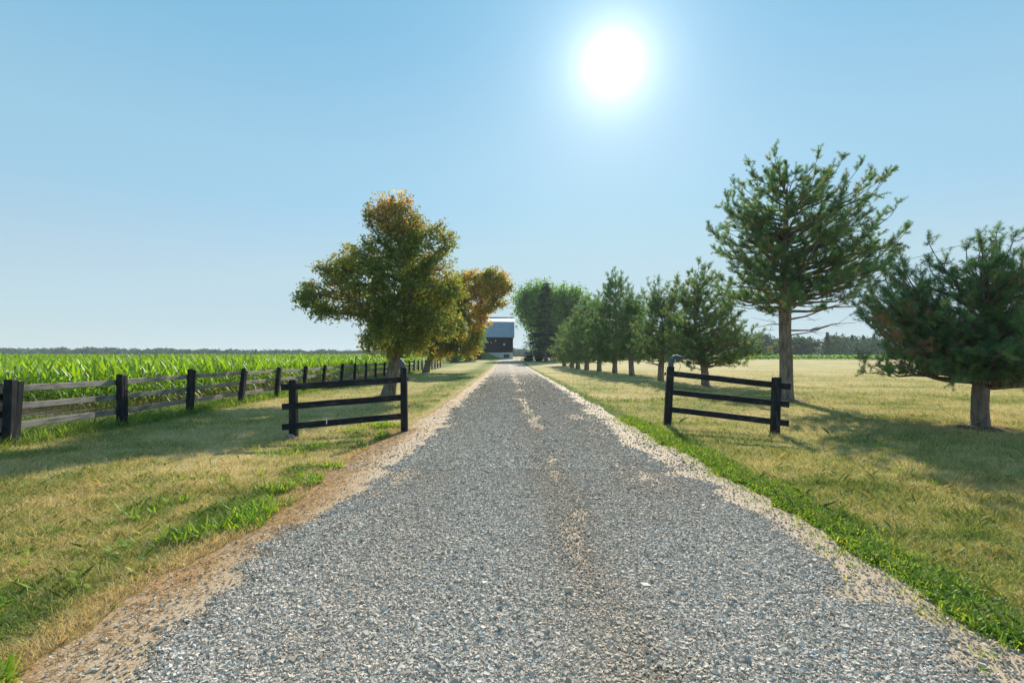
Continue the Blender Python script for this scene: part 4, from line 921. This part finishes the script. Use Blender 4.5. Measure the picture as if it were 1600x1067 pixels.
m = MB(); m.box((6.9, -.10, .95), (1.75, .12, 1.15)); wf = m.build('window', M['concrete'], barn); m = MB(); m.box((6.9, -.19, .95), (1.6, .05, 1.0)); m.build('pane', M['glass'], wf)
m = MB(); m.box((4.0, -.11, 3.9), (.18, .05, 0.9)); m.box((5.2, -.11, 3.9), (.06, .06, 3.2)); m.box((3.0, -.11, 3.9), (.06, .06, 3.2)); m.build('door', M['barn'], barn)
def disc(c, r, mat, name):
    m = MB(); m.tube([(c[0], c[1], c[2]), (c[0], c[1]-.06, c[2])], r, 12); m.build(name, M[mat], barn)
disc((6.2, -.07, 4.35), .27, 'letter', 'round_emblem')
m = MB(); m.box((2.4, -.10, 4.9), (.22, .06, .28)); m.build('small_opening', M['letter'], barn)
m = MB(); m.box((3.75, -.10, 5.4), (.14, .06, .6)); m.build('small_opening', M['letter'], barn)
fr = random.Random(9)
def strokes(x, z, w_, h_, n_):
    for k in range(n_):
        m = MB(); cx = x+w_*(k+.5)/n_; s = w_/n_*.34; kind = fr.choice((0, 1, 2)); y_ = -.10
        m.bar((cx-s, y_, z), (cx-s+(.0 if kind else s*.6), y_, z+h_), .09, .05, (0, 1, 0), .01)
        if kind != 1: m.bar((cx+s, y_, z), (cx+s-(.0 if kind else s*.6), y_, z+h_), .09, .05, (0, 1, 0), .01)
        m.bar((cx-s, y_-.004, z+h_*(.5 if kind != 1 else .04)), (cx+s, y_-.004, z+h_*(.5 if kind != 1 else .04)), .05, .08, (0, 0, 1), .01)
        m.build('painted_letter', M['letter'], barn)
strokes(-1.1, 4.75, 2.7, .42, 7); strokes(-1.1, 3.75, 1.9, .45, 4)
# grass bank ramp up to the barn doors
X, Y = np.meshgrid(np.linspace(-17, -1.2, 50), np.linspace(139, 149.94, 24)); u1 = sst(-1.3, -6.2, X)*0+np.clip((-1.3-X)/4.6, 0, 1); v1 = np.clip((Y-139)/10, 0, 1)
Z = gz(X, Y)*0+rise(Y)+.02+2.0*u1*v1**1.0*.98
D, So = lawn_attr(X, Y); grid_mesh('grass_bank', X, Y, Z, M['lawn'], dict(dry=.15+0*X, soil=0*X), kind='structure', label='green grass bank ramping up to the barn')
# low sheds left of the barn
sh = empty('shed', (-9.6, 139.5, rise(139)), 0, label='dark low shed with a pale fascia just left of the barn', cat='shed')
m = MB(); m.box((0, 2, 1.2), (5.2, 4, 2.4)); m.build('wall', M['barn'], sh)
m = MB(); m.add([(-3, -.6, 2.3), (3, -.6, 2.3), (3, 2, 3.3), (-3, 2, 3.3), (3, 4.6, 2.3), (-3, 4.6, 2.3), (-3, -.6, 2.45), (3, -.6, 2.45), (3, 2, 3.45), (-3, 2, 3.45), (3, 4.6, 2.45), (-3, 4.6, 2.45)],
    [(6, 7, 8, 9), (9, 8, 10, 11), (0, 3, 2, 1), (3, 5, 4, 2), (0, 1, 7, 6), (5, 11, 10, 4), (0, 6, 9, 3), (3, 9, 11, 5), (1, 2, 8, 7), (2, 4, 10, 8)]); m.build('roof', M['barn'], sh)
m = MB(); m.box((0, -.68, 2.32), (6.1, .08, .2)); m.build('fascia', M['concrete'], sh)
hs = empty('outbuilding', (-15.8, 134, rise(134)), 0, label='long low pale grey outbuilding beyond the far end of the rail fence', cat='building')
m = MB(); m.box((0, 3, 1.0), (6.4, 6, 2.0)); m.build('wall', plain('grey_siding_mat', (.28, .32, .36), (.38, .42, .46), 1, .8), hs)
m = MB(); m.add([(-3.6, -.6, 2.0), (3.6, -.6, 2.0), (3.6, 3, 2.9), (-3.6, 3, 2.9), (3.6, 6.6, 2.0), (-3.6, 6.6, 2.0), (-3.6, -.6, 2.12), (3.6, -.6, 2.12), (3.6, 3, 3.02), (-3.6, 3, 3.02), (3.6, 6.6, 2.12), (-3.6, 6.6, 2.12)],
    [(6, 7, 8, 9), (9, 8, 10, 11), (0, 3, 2, 1), (3, 5, 4, 2), (0, 1, 7, 6), (5, 11, 10, 4), (0, 6, 9, 3), (3, 9, 11, 5), (1, 2, 8, 7), (2, 4, 10, 8)]); m.build('roof', M['roof'], hs)
for wx in (-1.7, 1.4):
    m = MB(); m.box((wx, -.04, 1.15), (1.4, .08, .9)); wo = m.build('window', M['concrete'], hs); m = MB(); m.box((wx, -.10, 1.15), (1.2, .05, .72)); m.build('pane', M['glass'], wo)

# ------------------------------------------------------------------ haze
def haze(density=.00022):
    lo, hi = Vector((-1500, -30, -2.0)), Vector((1500, 1300, 26)); c = (lo+hi)/2; s = hi-lo
    me = bpy.data.meshes.new('haze'); v = [(x, y, z) for x in (lo.x, hi.x) for y in (lo.y, hi.y) for z in (lo.z, hi.z)]
    me.from_pydata(v, [], [(0, 1, 3, 2), (4, 6, 7, 5), (0, 4, 5, 1), (2, 3, 7, 6), (0, 2, 6, 4), (1, 5, 7, 3)]); me.update()
    mt = bpy.data.materials.new('haze_mat'); mt.use_nodes = True; t = mt.node_tree; t.nodes.clear(); o = t.nodes.new("ShaderNodeOutputMaterial"); p = t.nodes.new("ShaderNodeVolumePrincipled")
    p.inputs['Color'].default_value = (.80, .90, 1.0, 1); p.inputs['Density'].default_value = density; p.inputs['Anisotropy'].default_value = .2
    t.links.new(p.outputs[0], o.inputs['Volume']); me.materials.append(mt)
    ob = bpy.data.objects.new('haze', me); S.collection.objects.link(ob); tag(ob, kind='stuff', label='thin pale summer haze in the air')
HAZE = True
if HAZE: haze()
